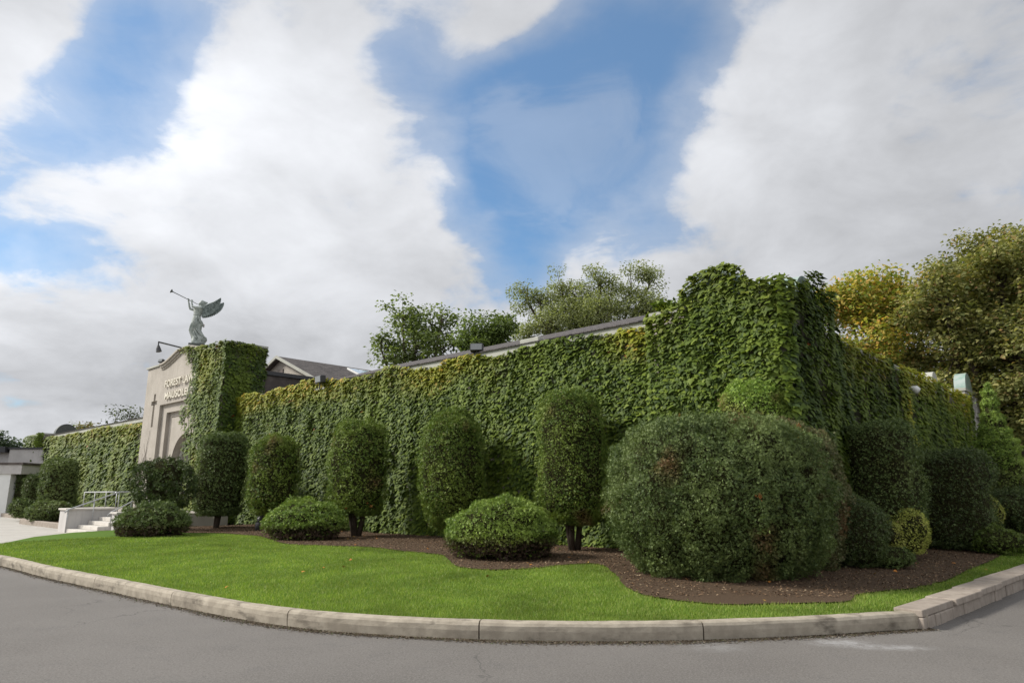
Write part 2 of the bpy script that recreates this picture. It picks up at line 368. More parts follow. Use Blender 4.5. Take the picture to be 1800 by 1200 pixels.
def inside(P, poly):
    x, y = P[:, 0], P[:, 1]; r = np.zeros(len(P), bool); n = len(poly)
    for i in range(n):
        x0, y0 = poly[i][:2]; x1, y1 = poly[(i+1) % n][:2]
        if y0 == y1: continue
        r ^= ((y0 > y) != (y1 > y)) & (x < (x1-x0)*(y-y0)/(y1-y0)+x0)
    return r
flat = lambda z: (lambda x, y: np.full(np.shape(x), z))
mk('ground', [(-900, -900, -.03), (900, -900, -.03), (900, 1500, -.03), (-900, 1500, -.03)], [(0, 1, 2, 3)], 'far_ground')['kind'] = 'structure'
mk('road', [(-70, -40, 0), (70, -40, 0), (70, 75, 0), (-70, 75, 0)], [(0, 1, 2, 3)], 'asphalt')['kind'] = 'structure'
off = lambda K, d: K+d*np.column_stack([-(g := np.gradient(K, axis=0))[:, 1], g[:, 0]])/np.linalg.norm(g, axis=1, keepdims=True)
KIN = off(KL, .12)
LAWN_LEFT = [(-14.2, 25.4), (-15.0, 24.2), (-15.05, 22.3), (-14.5, 20.2), (-14.7, 18.95)]
lawn_poly = [tuple(p) for p in KIN if p[0] > -14.6]+[tuple(KR[0]+(KR[1]-KR[0])*.02+np.array([-.1, .14]))]+[(8.9, 12.78), (16.05, 19.45), (29.85, 32.35)]
lawn_poly += [tuple(W(-11, 26)[:2]), tuple(W(-11, 2)[:2]), tuple(W(-9, .5)[:2]), tuple(W(11, .5)[:2]), tuple(W(11, -4.2)[:2]), tuple(W(11.3, -5.25)[:2])]+LAWN_LEFT
sheet('lawn', lawn_poly, zg, 'lawn')
# mulch bed along the walls; its front edge wanders
def gnd(px, py, z):
    v = direction(px, py); t = (z-EYE)/v[2]; return (v*t)[:2]
MF = [gnd(x, y, .25) for x, y in [(322, 938), (400, 939), (455, 944), (500, 957), (560, 960), (640, 962), (700, 969), (775, 978), (800, 996), (850, 1004), (930, 1003), (990, 996), (1045, 994), (1070, 1003), (1098, 1028), (1140, 1042), (1250, 1053), (1335, 1053), (1420, 1051), (1490, 1048), (1512, 1036), (1600, 1026), (1660, 1013), (1700, 996), (1750, 976)]]
MF += [np.array((17.6, 23.6)), np.array((24, 30.5))]
MFC = catmull(MF, 8); MFC = MFC+.05*(rng.random(MFC.shape)-.5)
mulch_poly = [tuple(p) for p in MFC]+[tuple(W(-11, 22)[:2]), tuple(W(-11, 2)[:2]), tuple(W(-9, .4)[:2]), tuple(W(10.8, .4)[:2]), tuple(W(10.8, -4)[:2])]
sheet('mulch_bed', mulch_poly, lambda x, y: zg(x, y)+.022, 'mulch', .3)
# pavement in front of the entrance
pave = [(-15.0, 19.0), (-14.5, 20.2), (-15.05, 22.3), (-15.0, 24.2), (-14.2, 25.4), tuple(W(11.0, -5.0)[:2]), tuple(W(11, -1)[:2]), tuple(W(62, -1)[:2]), (-62, 45), (-40, 22)]
sheet('pavement', pave, lambda x, y: np.full(np.shape(x), .06), 'pavement', 2.0)
mk('path_edge', *(lambda L: ([v for p in L for v in ((p[0]-.10, p[1], .10), (p[0]+.06, p[1], .10), (p[0]+.06, p[1], .19), (p[0]-.10, p[1], .19))],
   [(i*4+a, i*4+b, i*4+4+b, i*4+4+a) for i in range(len(L)-1) for a, b in ((0, 1), (1, 2), (2, 3), (3, 0))]))(LAWN_LEFT), 'pavement')['kind'] = 'structure'

# kerb
def kerb():
    k = empty('kerb', (0, 8.2, 0), 'long curved weathered concrete kerb between lawn and asphalt road', 'kerb')
    L = np.concatenate([[0], np.cumsum(np.linalg.norm(np.diff(KL, axis=0), axis=1))])
    prof = [(0, -.05), (-.012, .10), (-.006, .155), (.012, .183), (.04, .195), (.14, .197), (.165, .185), (.165, -.05)]
    joints = [0, 5.2, 9.3, 12.55, 15.5, 18.35, 21.1, 23.65, 26.2, L[-1]]
    joints = [j for j in joints if j < L[-1]-1]+[L[-1]]
    for a, b in zip(joints[:-1], joints[1:]):
        s = np.linspace(a+.008, b-.008, max(4, int((b-a)/.12))); cxs = np.interp(s, L, KL[:, 0]); cys = np.interp(s, L, KL[:, 1])
        C = np.column_stack([cxs, cys]); g = np.gradient(C, axis=0); nn = np.column_stack([-g[:, 1], g[:, 0]])/np.linalg.norm(g, axis=1, keepdims=True)
        V = []
        for i in range(len(s)):
            for j, (o, z) in enumerate(prof):
                q = C[i]+nn[i]*o; j0 = (vnoise(np.array([[s[i]*3, j*.7, 0]]), 1.7, 5)[0]-.5)*(.012 if z > 0 else 0)
                V.append((q[0]+nn[i][0]*j0, q[1]+nn[i][1]*j0, z+j0*.7))
        n = len(prof); F = [(i*n+j, (i+1)*n+j, (i+1)*n+(j+1) % n, i*n+(j+1) % n) for i in range(len(s)-1) for j in range(n)]
        F += [tuple(range(n)), tuple((len(s)-1)*n+j for j in range(n))[::-1]]
        m = MB(); m.add(V, F); m.build('kerb_segment', 'kerb', k)
kerb()
# low block retaining wall to the right
def block_wall():
    k = empty('retaining_wall', (*KR[0], 0), 'low retaining wall of stacked concrete blocks with flat caps at right of the road', 'low wall')
    e = (KR[2]-KR[0])/np.linalg.norm(KR[2]-KR[0]); n = np.array([-e[1], e[0]])
    s = -.15; i = 0
    while s < 30:
        L = 1.25+random.uniform(-.1, .1); z = .225+min(i, 3)*.012; a = random.uniform(-.012, .012)
        fr = lambda u, v, zz, s=s, a=a: (*(KR[0]+e*(s+u)+n*(v+a*u)), zz)
        m = MB(); m.box(fr, .004, L-.004, -.04+(.05 if i == 0 else 0), .34, z-.085, z); m.build('cap_block', 'kerb_block', k, bevel=.012)
        c = 0; q = 0
        while q < L-.01:
            l = min(.42, L-q); o = random.uniform(-.008, .012)
            m = MB(); m.box(fr, q+.004, q+l-.004, o, .3, -.04, z-.089); m.build('wall_block', 'kerb_block', k, bevel=.015); q += l
        s += L; i += 1
block_wall()

# ------------------------------------------------------------------ grass, chips, fallen leaves
def grass():
    n = 700000
    # denser near the camera: sample in a wedge by distance
    r = 8.0+rng.random(n)**1.35*17; a = rng.uniform(-.76, .78, n)
    P = np.column_stack([r*np.sin(a), r*np.cos(a)])
    ok = inside(P, lawn_poly) & ~inside(P+rng.normal(0, .05, P.shape), mulch_poly)
    P = P[ok]; n = len(P); r = r[ok]; z = zg(P[:, 0], P[:, 1])-.004
    pos = np.column_stack([P, z]); th = rng.uniform(0, 2*math.pi, n); X = np.column_stack([np.cos(th), np.sin(th), np.zeros(n)])
    lean = rng.normal(0, .38, (n, 3)); lean[:, 2] = 1; Y = norm(lean)
    N = np.cross(X, Y); p3 = np.column_stack([P, P[:, 0]*0])
    q = fbm(p3, .55, 2); q2 = vnoise(p3, 3.0, 9)
    c = palette([(.094, .158, .026), (.150, .215, .036), (.210, .262, .060), (.28, .29, .12)], [3, 4, 2, .7], n)
    c = c*(.30+1.25*q+.50*q2+.25*fbm(p3, 1.3, 44))[:, None]
    yel = np.clip((q-.58)*3, 0, 1)[:, None]; c = c*(1-yel*.35)+np.array([.17, .24, .03])*yel*.35
    dm = np.full(n, 9.); 
    for k in range(0, len(MFC), 2): dm = np.minimum(dm, np.hypot(P[:, 0]-MFC[k][0], P[:, 1]-MFC[k][1]))
    dry = np.clip(1-dm/.22, 0, 1)[:, None]*.75*rng.random((n, 1)); c = c*(1-dry)+np.array([.30, .27, .10])*dry
    size = rng.uniform(.028, .055, n)*(1+.3*(q2-.5)); wd = .10+.012*r
    T3 = [(-.5, 0, 0), (.5, 0, 0), (0, 1, 0)]
    V = pos[:, None, :]+size[:, None, None]*(np.array(T3)[None, :, 0:1]*(wd[:, None]*X)[:, None, :]+np.array(T3)[None, :, 1:2]*Y[:, None, :])
    F = np.arange(3*n).reshape(-1, 3)
    tag(mk('grass', V.reshape(-1, 3), F, 'grass_blade', col=np.repeat(c, 3, axis=0)), 'short mown bright green lawn grass', 'grass', kind='stuff')
grass()
def chips():
    n = 230000
    P = np.column_stack([rng.uniform(-13, 16, n), rng.uniform(10, 31, n)]); P = P[inside(P, mulch_poly)]; n = len(P)
    pos = np.column_stack([P, zg(P[:, 0], P[:, 1])+.026+rng.random(n)*.015]); th = rng.uniform(0, 2*math.pi, n)
    X = np.column_stack([np.cos(th), np.sin(th), rng.normal(0, .3, n)]); X = norm(X); N = norm(np.column_stack([rng.normal(0, .4, (n, 2)), np.ones(n)])); Y = norm(np.cross(N, X))
    c = palette([(.045, .026, .014), (.12, .070, .038), (.22, .145, .085), (.33, .25, .16)], [4, 4, 2.5, .8], n)
    V, F, C = scatter([(-.5, -.2, 0), (.5, -.25, 0), (.45, .2, .05), (-.4, .25, .05)], [(0, 1, 2), (0, 2, 3)], pos, X, Y, N, rng.uniform(.012, .038, n), c)
    tag(mk('mulch_chips', V, F, 'chip', col=C), 'scattered brown bark mulch chips under the shrubs', 'mulch', kind='stuff')
    n = 260
    P = np.column_stack([rng.uniform(-9, 12, n), rng.uniform(8.6, 24, n)]); P = P[inside(P, lawn_poly)]
    wgt = inside(P, mulch_poly) | (rng.random(len(P)) < .22); P = P[wgt]; n = len(P)
    pos = np.column_stack([P, zg(P[:, 0], P[:, 1])+.05]); th = rng.uniform(0, 2*math.pi, n)
    X = np.column_stack([np.cos(th), np.sin(th), rng.normal(0, .3, n)]); X = norm(X); N = norm(np.column_stack([rng.normal(0, .4, (n, 2)), np.ones(n)])); Y = norm(np.cross(N, X))
    c = palette([(.40, .16, .03), (.32, .22, .05), (.22, .10, .04)], [2, 2, 2], n)
    V, F, C = scatter(MAPLE, MAPLEF, pos, X, Y, N, rng.uniform(.04, .08, n), c)
    tag(mk('fallen_leaves', V, F, 'chip', col=C), 'small dry orange and brown leaves fallen on mulch and lawn', 'fallen leaves', kind='stuff')
chips()
def grit():
    n = 26000; k = rng.integers(0, len(KL)-1, n); f = rng.random((n, 1)); g = KL[k+1]-KL[k]; nn = np.column_stack([g[:, 1], -g[:, 0]])/np.linalg.norm(g, axis=1, keepdims=True)
    P = KL[k]*(1-f)+KL[k+1]*f+nn*(.01+np.abs(rng.normal(0, 1, (n, 1)))*(.03+.09*fbm(np.column_stack([KL[k], KL[k][:, 0]*0]), .8, 77))[:, None])
    pos = np.column_stack([P, .003+rng.random(n)*.008]); th = rng.uniform(0, 2*math.pi, n)
    X = np.column_stack([np.cos(th), np.sin(th), np.zeros(n)]); N = norm(np.column_stack([rng.normal(0, .3, (n, 2)), np.ones(n)])); Y = norm(np.cross(N, X))
    c = palette([(.05, .035, .022), (.10, .075, .05), (.22, .19, .15), (.07, .09, .03)], [4, 4, 1.5, .8], n)
    V, F, C = scatter([(-.5, -.4, 0), (.5, -.3, 0), (.1, .5, .1)], [(0, 1, 2)], pos, X, Y, N, rng.uniform(.008, .028, n), c)
    tag(mk('gutter_grit', V, F, 'chip', col=C), 'thin line of dark grit and crumbs along the foot of the kerb', 'grit', kind='stuff')
grit()

# ------------------------------------------------------------------ the mausoleum
B = empty('mausoleum', W(-11.7, -.4, 0), 'long low ivy covered mausoleum with gabled entrance tower and shingle roofs', 'building')
def part(mb, name, m, parent=B, **k): return mb.build(name, m, parent, **k)
ZB = 0.0; ZW = 5.5
m = MB(); m.box(W, -8.6, 13.6, 0, .35, ZB, ZW); part(m, 'front_wall', 'stucco')
m = MB(); m.box(W, 23.4, 45.2, 0, .35, ZB, ZW); part(m, 'front_wall', 'stucco')
m = MB(); m.box(W, -11.3, -10.95, 2.9, 19.4, ZB, ZW-.15); part(m, 'side_wall', 'stucco')
def end_block(u0, u1, v0, v1, z, name='corner_block', mt='stucco'):
    m = MB(); m.box(W, u0, u1, v0, v1, ZB, z); b = part(m, name, mt)
    m = MB(); m.box(W, u0-.06, u1+.06, v0-.06, v1+.06, z, z+.12); part(m, 'coping', 'trim', b)
end_block(-11.7, -8.6, -.4, 2.1, 5.68)
m = MB(); m.box(W, -11.5, -8.6, 2.1, 2.9, ZB, 5.2); part(m, 'side_wall', 'stucco')
end_block(45.2, 49.2, -.4, 2.9, 5.85)
end_block(-11.47, -9.5, 19.4, 22.0, 5.75, 'corner_block', 'stone')
def barrel(cu, cv, z, r, along, length, parent=B, m='copper'):
    """half-round copper cap; along 'u' or 'v' is the axis of the barrel, starting at (cu,cv)"""
    mb = MB(); V = []; n = 20
    for L in (0, length):
        for k in range(n+1):
            a = math.pi*k/n; o = r*math.cos(a); h = r*math.sin(a)*1.05
            V.append(W(cu+o, cv+L, z+h) if along == 'v' else W(cu+L, cv+o, z+h))
    F = [(k, k+1, n+2+k, n+1+k) for k in range(n)]+[tuple(range(n+1)), tuple(range(n+1, 2*n+2))[::-1], (0, n+1, 2*n+1, n)]
    mb.add(V, F); return mb.build('copper_cap', m, parent)
barrel(-10.2, -.42, 5.78, .76, 'v', .9); barrel(-11.72, 1.0, 5.75, .60, 'u', .9)
barrel(45.15, 1.2, 5.97, .75, 'u', .5, m='dark_bronze'); barrel(-11.50, 20.3, 5.86, .70, 'u', .42); barrel(-11.0, 16.6, 5.72, .5, 'u', .4, m='trim')
# stone arch face below the right copper cap, mouldings on the stone block
V = []; 
m = MB()
for q in ((-11.60, 19.9, 20.3, .3, 5.7), (-11.56, 20.9, 21.85, 4.75, 4.93), (-11.52, 21.0, 21.8, 3.3, 4.1), (-11.58, 21.1, 21.6, 4.95, 5.65), (-11.52, 21.0, 21.8, 4.2, 4.6)): m.box(W, q[0], -11.472, *q[1:])
part(m, 'pilaster', 'stone', bevel=.01)
# copings, fascia and shingle roofs of the long wings
def wing(u0, u1, sl=.34):
    m = MB(); m.box(W, u0, u1, -.12, .40, ZW, ZW+.06); m.box(W, u0, u1, -.10, .2, ZW+.06, ZW+.25); part(m, 'fascia', 'trim')
    m = MB(); z0 = ZW+.26; V = [W(u0, -.16, z0), W(u1, -.16, z0), W(u1, 3.4, z0+sl*3.5), W(u0, 3.4, z0+sl*3.5), W(u0, 7, z0-.02), W(u1, 7, z0-.02), W(u0, -.16, z0-.03), W(u1, -.16, z0-.03), W(u0, 7, z0-.04), W(u1, 7, z0-.04)]
    m.add(V, [(0, 1, 2, 3), (3, 2, 5, 4), (6, 7, 1, 0), (0, 3, 4, 8, 6), (1, 7, 9, 5, 2), (6, 8, 9, 7)]); part(m, 'roof', 'shingle')
wing(-8.55, 6.0, .335); wing(6.0, 13.55, .2); wing(23.45, 45.1, .2)
m = MB(); m.box(W, -4.75, -4.05, -.13, .9, ZW+.10, ZW+.38); part(m, 'roof_vent', 'trim', bevel=.02)
m = MB(); m.box(W, -11.36, -10.9, 2.95, 19.3, ZW-.14, ZW+.02); part(m, 'coping', 'trim')
m = MB(); V = [W(-11.2, 3, 5.53), W(-11.2, 19, 5.53), W(-8, 19, 6.1), W(-8, 3, 6.1), W(-11.2, 3, 5.5), W(-11.2, 19, 5.5), W(-8, 19, 5.5), W(-8, 3, 5.5)]
m.hexa([V[i] for i in (4, 5, 6, 7, 0, 1, 2, 3)]); part(m, 'roof', 'shingle')
# entrance tower facade: a grid of cells at stepped depths
TC = 18.25
def facade():
    us = sorted(set([13.6, 23.35, TC-2.85, TC+2.85, TC-2.25, TC+2.25, TC-2.0, TC+2.0, TC-1.95, TC+1.95, 21.55, 21.82, 22.08, 22.35, 14.15, 14.42, 14.68, 14.95]))
    zs = sorted(set([.6, 2.0, 4.95, 5.35, 5.40, 5.62, 6.05, 6.12, 6.34, 6.72, 8.05]))
    vf = -.72
    def depth(u, z):
        for c in (21.95, 14.55):
            if abs(u-c) < .13 and 4.95 < z < 6.72 or abs(u-c) < .4 and 6.12 < z < 6.34: return .16
        q = abs(u-TC)
        if q < 1.95 and z < 5.35: return None if z < 4.95 else .34
        if q < 2.0 and z < 5.40: return .40
        if q < 2.25 and z < 5.62: return .34
        if q < 2.85 and z < 6.05: return .16
        return 0
    m = MB(); D = {}
    for i in range(len(us)-1):
        for j in range(len(zs)-1): D[i, j] = depth((us[i]+us[i+1])/2, (zs[j]+zs[j+1])/2)
    for (i, j), dd in D.items():
        a, b, c, e = us[i], us[i+1], zs[j], zs[j+1]
        if dd is not None: m.add([W(a, vf+dd, c), W(b, vf+dd, c), W(b, vf+dd, e), W(a, vf+dd, e)], [(0, 1, 2, 3)])
        for (i2, j2, p, q) in ((i+1, j, (b, c), (b, e)), (i, j+1, (a, e), (b, e))):
            d2 = D.get((i2, j2)); d1 = .34 if dd is None else dd
            if d2 is None and (i2, j2) in D: d2 = .34
            if d2 is None or d1 == d2: continue
            m.add([W(p[0], vf+d1, p[1]), W(q[0], vf+d1, q[1]), W(q[0], vf+d2, q[1]), W(p[0], vf+d2, p[1])], [(0, 1, 2, 3)])
    # sides, back, gable above z 8.05
    m.add([W(13.6, vf, .6), W(13.6, 1.15, .6), W(13.6, 1.15, 8.3), W(13.6, vf, 8.05)], [(0, 1, 2, 3)])
    m.add([W(23.35, vf, .6), W(23.35, 1.15, .6), W(23.35, 1.15, 8.05), W(23.35, vf, 8.05)], [(0, 1, 2, 3)])
    half = [(5.05, 8.05), (5.05, 8.20), (3.1, 8.20), (2.7, 8.20), (2.3, 8.26), (1.9, 8.36), (1.4, 8.50), (1.0, 8.63), (.75, 8.68)]
    top = [(TC+a, z) for a, z in half]+[(TC-a if TC-a > 13.6 else 13.6, z) for a, z in half[::-1]]
    top[0] = (23.35, 8.05); top[1] = (23.35, 8.2)
    n = len(top); V = [W(u, vf, z) for u, z in top]+[W(u, 1.15, z) for u, z in top]
    m.add(V, [tuple(range(n)), tuple(range(n, 2*n))[::-1]]+[(i, i+1, n+i+1, n+i) for i in range(1, n-2)])
    m.add([W(13.6, 1.15, .6), W(23.35, 1.15, .6), W(23.35, 1.15, 8.05), W(13.6, 1.15, 8.05)], [(0, 1, 2, 3)])
    part(m, 'entrance_tower', 'stucco')
    # moulded cornice along the gable curve
    for side in (1, -1):
        m = MB()
        for (lo, hi, pr) in ((-.02, .07, .20), (-.14, -.02, .12), (-.24, -.14, .05)):
            pts = [(TC+side*a, z) for a, z in half[2:]]
            for (ua, za), (ub, zb) in zip(pts[:-1], pts[1:]):
                m.hexa([W(ua, vf-pr, za+lo), W(ub, vf-pr, zb+lo), W(ub, vf+.3, zb+lo), W(ua, vf+.3, za+lo), W(ua, vf-pr, za+hi), W(ub, vf-pr, zb+hi), W(ub, vf+.3, zb+hi), W(ua, vf+.3, za+hi)])
        part(m, 'cornice', 'stucco')
    m = MB(); m.box(W, TC+3.1, 23.45, vf-.08, 1.2, 8.21, 8.30); m.box(W, 13.5, TC-3.1, vf-.08, 1.2, 8.31, 8.40); m.box(W, TC-.8, TC+.8, vf-.22, .9, 8.70, 8.76); part(m, 'coping', 'trim')
    # arched opening inside the innermost panel
    def arch_panel(c, r, zs_, u0, u1, z0, z1, v, depth_):
        n = 24; m = MB(); A = [(c-r, z0)]+[(c-r*math.cos(math.pi*k/n), zs_+r*math.sin(math.pi*k/n)) for k in range(n+1)]+[(c+r, z0)]
        Bo = []
        for (u, z) in A:
            if z <= zs_: Bo.append((u0 if u < c else u1, z))
            else:
                t = math.atan2(z-zs_, u-c); k = min((u1-c)/max(abs(math.cos(t)), 1e-6), (z1-zs_)/max(math.sin(t), 1e-6)); Bo.append((c+k*math.cos(t), zs_+k*math.sin(t)))
        V = [W(u, v, z) for u, z in A]+[W(u, v, z) for u, z in Bo]+[W(u, v+depth_, z) for u, z in A]; N = len(A)
        F = [(i, i+1, N+i+1, N+i) for i in range(N-1)]+[(i, i+1, 2*N+i+1, 2*N+i) for i in range(N-1)]
        for k in range(N-1):
            pass
        m.add(V, F)
        for (cu, s) in ((u0, -1), (u1, 1)):
            # fill the two top corners left by the radial cut
            zc = zs_+(z1-zs_)
            near = [p for p in Bo if p[1] > zs_]; pr = [p for p in near if abs(p[0]-cu) < 1e-3]; pt = [p for p in near if abs(p[1]-z1) < 1e-3 and (p[0]-c)*s > 0]
            if pr and pt:
                a = max(pr, key=lambda p: p[1]); b = max(pt, key=lambda p: (p[0]-c)*s)
                m.add([W(a[0], v, a[1]), W(cu, v, z1), W(b[0], v, b[1])], [(0, 1, 2)])
        return m
    part(arch_panel(TC, 1.55, 2.9, TC-1.95, TC+1.95, .6, 4.95, vf+.34, .38), 'arch_wall', 'stucco')
    part(arch_panel(TC, 1.2, 2.9, TC-1.6, TC+1.6, .6, 4.6, vf+.72, .5), 'inner_arch', 'stone')
    m = MB(); n = 24
    ring = [W(TC-1.27*math.cos(math.pi*k/n), vf+.69, 2.9+1.27*math.sin(math.pi*k/n)) for k in range(n+1)]
    m.tube([W(TC-1.27, vf+.69, .7)]+ring+[W(TC+1.27, vf+.69, .7)], .05, 6); part(m, 'arch_moulding', 'trim')
    m = MB(); m.box(W, TC-1.2, TC+1.2, vf+1.2, vf+1.3, .7, 4.3); dr = part(m, 'door', 'door_wood')
    m = MB()
    for uu in (-.9, -.3, .3, .9):
        m.box(W, TC+uu-.24, TC+uu+.24, vf+1.17, vf+1.19, 1.3, 3.0)
    m.build('door_panel', 'glass', dr)
facade()
# lettering
def lettering(txt, u_left, z, size, width):
    cu = bpy.data.curves.new('lettering', 'FONT'); cu.body = txt; cu.size = size; cu.extrude = .03; cu.offset = .004; cu.space_character = 1.05
    t = bpy.data.objects.new('t', cu); COL.objects.link(t); bpy.context.view_layer.update()
    me = bpy.data.meshes.new_from_object(t.evaluated_get(bpy.context.evaluated_depsgraph_get())); bpy.data.objects.remove(t)
    V = np.array([v.co[:] for v in me.vertices]); F = [tuple(p.vertices) for p in me.polygons]; bpy.data.meshes.remove(me)
    k = width/(V[:, 0].max()-V[:, 0].min()); V[:, 0] = (V[:, 0]-V[:, 0].min())*k
    Wv = np.array([W(u_left-x, -.72-.05-.03+(-zz), z+y) for x, y, zz in V])
    mk('lettering', Wv, F, 'letters', B)
lettering('FOREST LAWN', 20.45, 6.92, .50, 4.0); lettering('MAUSOLEUM', 20.30, 6.28, .50, 3.7)
# raised hall behind
m = MB(); m.box(W, 13.62, 22.4, 1.2, 22, 5.6, 7.14); part(m, 'hall_wall', 'dark_wall')
m = MB(); m.box(W, 13.50, 13.62, 1.2, 22, 7.06, 7.24); part(m, 'gutter', 'black_metal')
def hall_roof():
    uc, zr, hw, ze = 18.0, 8.95, 4.3, 7.2
    m = MB(); V = [W(uc-hw, 4, ze), W(uc, 4, zr), W(uc+hw, 4, ze), W(uc-hw, 22, ze), W(uc, 22, zr), W(uc+hw, 22, ze)]
    V2 = [v-ZZ*.08 for v in V]
    m.add(V+V2, [(0, 1, 4, 3), (1, 2, 5, 4), (6, 9, 10, 7), (7, 10, 11, 8), (0, 6, 7, 1), (1, 7, 8, 2), (3, 4, 10, 9), (4, 5, 11, 10), (0, 3, 9, 6), (2, 8, 11, 5)]); rf = part(m, 'hall_roof', 'shingle')
    m = MB(); m.add([W(uc-hw+.3, 4.35, ze), W(uc, 4.35, zr-.12), W(uc+hw-.3, 4.35, ze)], [(0, 1, 2)]); part(m, 'gable_wall', 'stucco')
    m = MB()
    for s in (1, -1):
        a, b = W(uc, 3.96, zr+.03), W(uc+s*hw, 3.96, ze+.03); a2, b2 = W(uc, 4.03, zr+.03), W(uc+s*hw, 4.03, ze+.03); dn = ZZ*.16
        m.hexa([a-dn, b-dn, b2-dn, a2-dn, a, b, b2, a2])
    part(m, 'barge_board', 'trim')
    m = MB(); m.box(W, uc-.25, uc+.25, 4.30, 4.34, 7.75, 8.25); part(m, 'gable_vent', 'dark_wall')
    # skylight on the near slope
    sl = (zr-ze)/hw
    P = lambda du, v, h: W(uc-du, v, zr-du*sl+h)
    m = MB(); m.hexa([P(.75, 8.1, 0), P(2.75, 8.1, 0), P(2.75, 9.6, 0), P(.75, 9.6, 0), P(.75, 8.1, .10), P(2.75, 8.1, .10), P(2.75, 9.6, .10), P(.75, 9.6, .10)]); sk = m.build('skylight', 'white_paint', B)
    m = MB(); m.add([P(.83, 8.18, .105), P(2.67, 8.18, .105), P(2.67, 9.52, .105), P(.83, 9.52, .105)], [(0, 1, 2, 3)]); m.build('pane', 'sky_glass', sk)
hall_roof()
# drainpipe and window strip between tower and left wing
m = MB(); m.tube([W(24.3, -.12, .3), W(24.3, -.12, 4.6)], .09, 10); m.tube([W(24.3, -.12, 4.6), W(24.3, -.12, 4.9)], .14, 8); part(m, 'drainpipe', 'black_metal', smooth=True)
m = MB(); m.box(W, 23.7, 24.0, -.06, -.01, 1.2, 4.4); part(m, 'window', 'glass')

# ------------------------------------------------------------------ steps, terrace, rails
ST = empty('entrance_steps', W(14, -5, 0), 'pale stone entrance steps between two white cheek walls', 'steps')
m = MB(); m.box(W, 12.1, 27.5, -4.28, -.73, .0, .76); m.build('terrace', 'stucco', ST)
for i in range(5):
    m = MB(); m.box(W, 12.12, 14.52, -6.0+i*.36, -4.27, .055 if i == 0 else .06+.142*i, .06+.142*(i+1)-.003); m.build('step', 'step_stone', ST, bevel=.012)
for a, b, c, h in ((14.55, 15.5, -6.05, .90), (11.5, 12.1, -5.2, .80)):
    m = MB(); m.box(W, a, b, c, -4.3, .0, h); cw = m.build('cheek_wall', 'stone', ST)
    m = MB(); m.box(W, a-.05, b+.05, c-.06, -4.3, h+.003, h+.07); m.build('cheek_cap', 'step_stone', cw, bevel=.01)
def rail(pts, posts, label, second=True):
    t = empty('handrail', pts[0], label, 'handrail', None)
    m = MB(); m.tube(pts, .027, 8); m.build('top_rail', 'rail_metal', t, smooth=True)
    for p, q in posts: m = MB(); m.tube([p, q], .02, 6); m.build('post', 'rail_metal', t, smooth=True)
def srail(u, v0, z0, v1, v2, label):
    zt = lambda v: z0+(1.60-z0)*min(1, max(0, (v-v0)/(v1-v0)))
    rail([W(u, v0-.12, z0-.12), W(u, v0, z0)]+[W(u, v1, 1.60), W(u, v2, 1.62)], [(W(u, v, .2 if v < -4.3 else .76), W(u, v, zt(v))) for v in (v0, (v0+v1)/2, v1, (v1+v2)/2, v2)], label)
srail(14.42, -6.05, .93, -4.3, -3.0, 'grey metal handrail along the left cheek wall of the steps')
srail(12.2, -5.2, .86, -3.9, -2.6, 'grey metal handrail along the right cheek wall of the steps')
rail([W(19.5, -4.15, 1.58), W(15.2, -4.15, 1.6)], [(W(u, -4.15, .76), W(u, -4.15, 1.59)) for u in (19.5, 18, 16.5, 15.2)], 'level grey metal handrail on the terrace left of the steps')
# raised planting bed left of the steps
pb = empty('planter_bed', W(22, -4, 0), 'low concrete edged planting bed left of the steps', 'planter')
for (a, b, c, d2) in ((15.6, 24.5, -5.45, -5.2), (24.3, 24.55, -5.2, -4.3), (28.3, 40, -3.9, -3.65), (28.05, 28.3, -3.9, -1.2)):
    m = MB(); m.box(W, a, b, c, d2, .03, .28); m.build('bed_kerb', 'kerb_block', pb, bevel=.02)
m = MB(); m.box(W, 15.6, 24.3, -5.2, -4.3, .03, .24); m.box(W, 28.3, 44, -3.65, -.1, .03, .24); m.build('soil', 'mulch', pb)

# black bent drain pipe by the second shrub
pc = np.array([*gnd(452, 934, .25), .25]); t_ = empty('vent_pipe', pc, 'black curved pipe rising from the mulch beside a low juniper', 'pipe')
m = MB(); m.tube([pc+ZZ*-.05, pc+ZZ*.30, pc+np.array([.02, .02, .42]), pc+np.array([.12, .05, .52]), pc+np.array([.28, .1, .55])], .085, 10); m.build('pipe', 'black_metal', t_, smooth=True)

# ------------------------------------------------------------------ lights on the building
def floodlight(p, fwd, label, s=.32, lit=True):
    p = np.array(p, float); f = norm(np.array([fwd], float))[0]; x = norm(np.array([np.cross(f, ZZ)]))[0]; up = np.cross(x, f)
    t = empty('floodlight', p, label, 'floodlight', 'floodlights on the roof line')
    fr = lambda a, b, c: p+ZZ*.28+x*a+f*b+up*c
    m = MB(); m.box(fr, -s*.75, s*.75, -.12, .10, -s*.45, s*.45); m0 = m.build('housing', 'black_metal', t, bevel=.015)
    m = MB(); m.box(fr, -s*.64, s*.64, .104, .112, -s*.36, s*.36); m.build('lens', 'lamp_glass', m0)
    m = MB(); m.tube([p-ZZ*.1, p+ZZ*.2], .025, 6); m.build('bracket', 'black_metal', t)
floodlight(at(838, 627, 20.4), (-.1, -1, .15), 'square black floodlight on the front fascia below the trees', .26)
floodlight(at(562, 679, 26.0), (-.7, -.7, -.1), 'tilted black floodlight on the fascia beside the dark hall wall', .30)
floodlight(W(21.9, -.6, 8.25), (-.3, -.9, .3), 'small black floodlight on the bare left shoulder of the entrance gable', .2)
floodlight(at(359, 620, 33.2), (-.8, -.3, .5), 'small black floodlight on the gable top right behind the statue', .22)
ap = W(18.7, -.8, 8.78); ae = at(279, 601, 31.3)
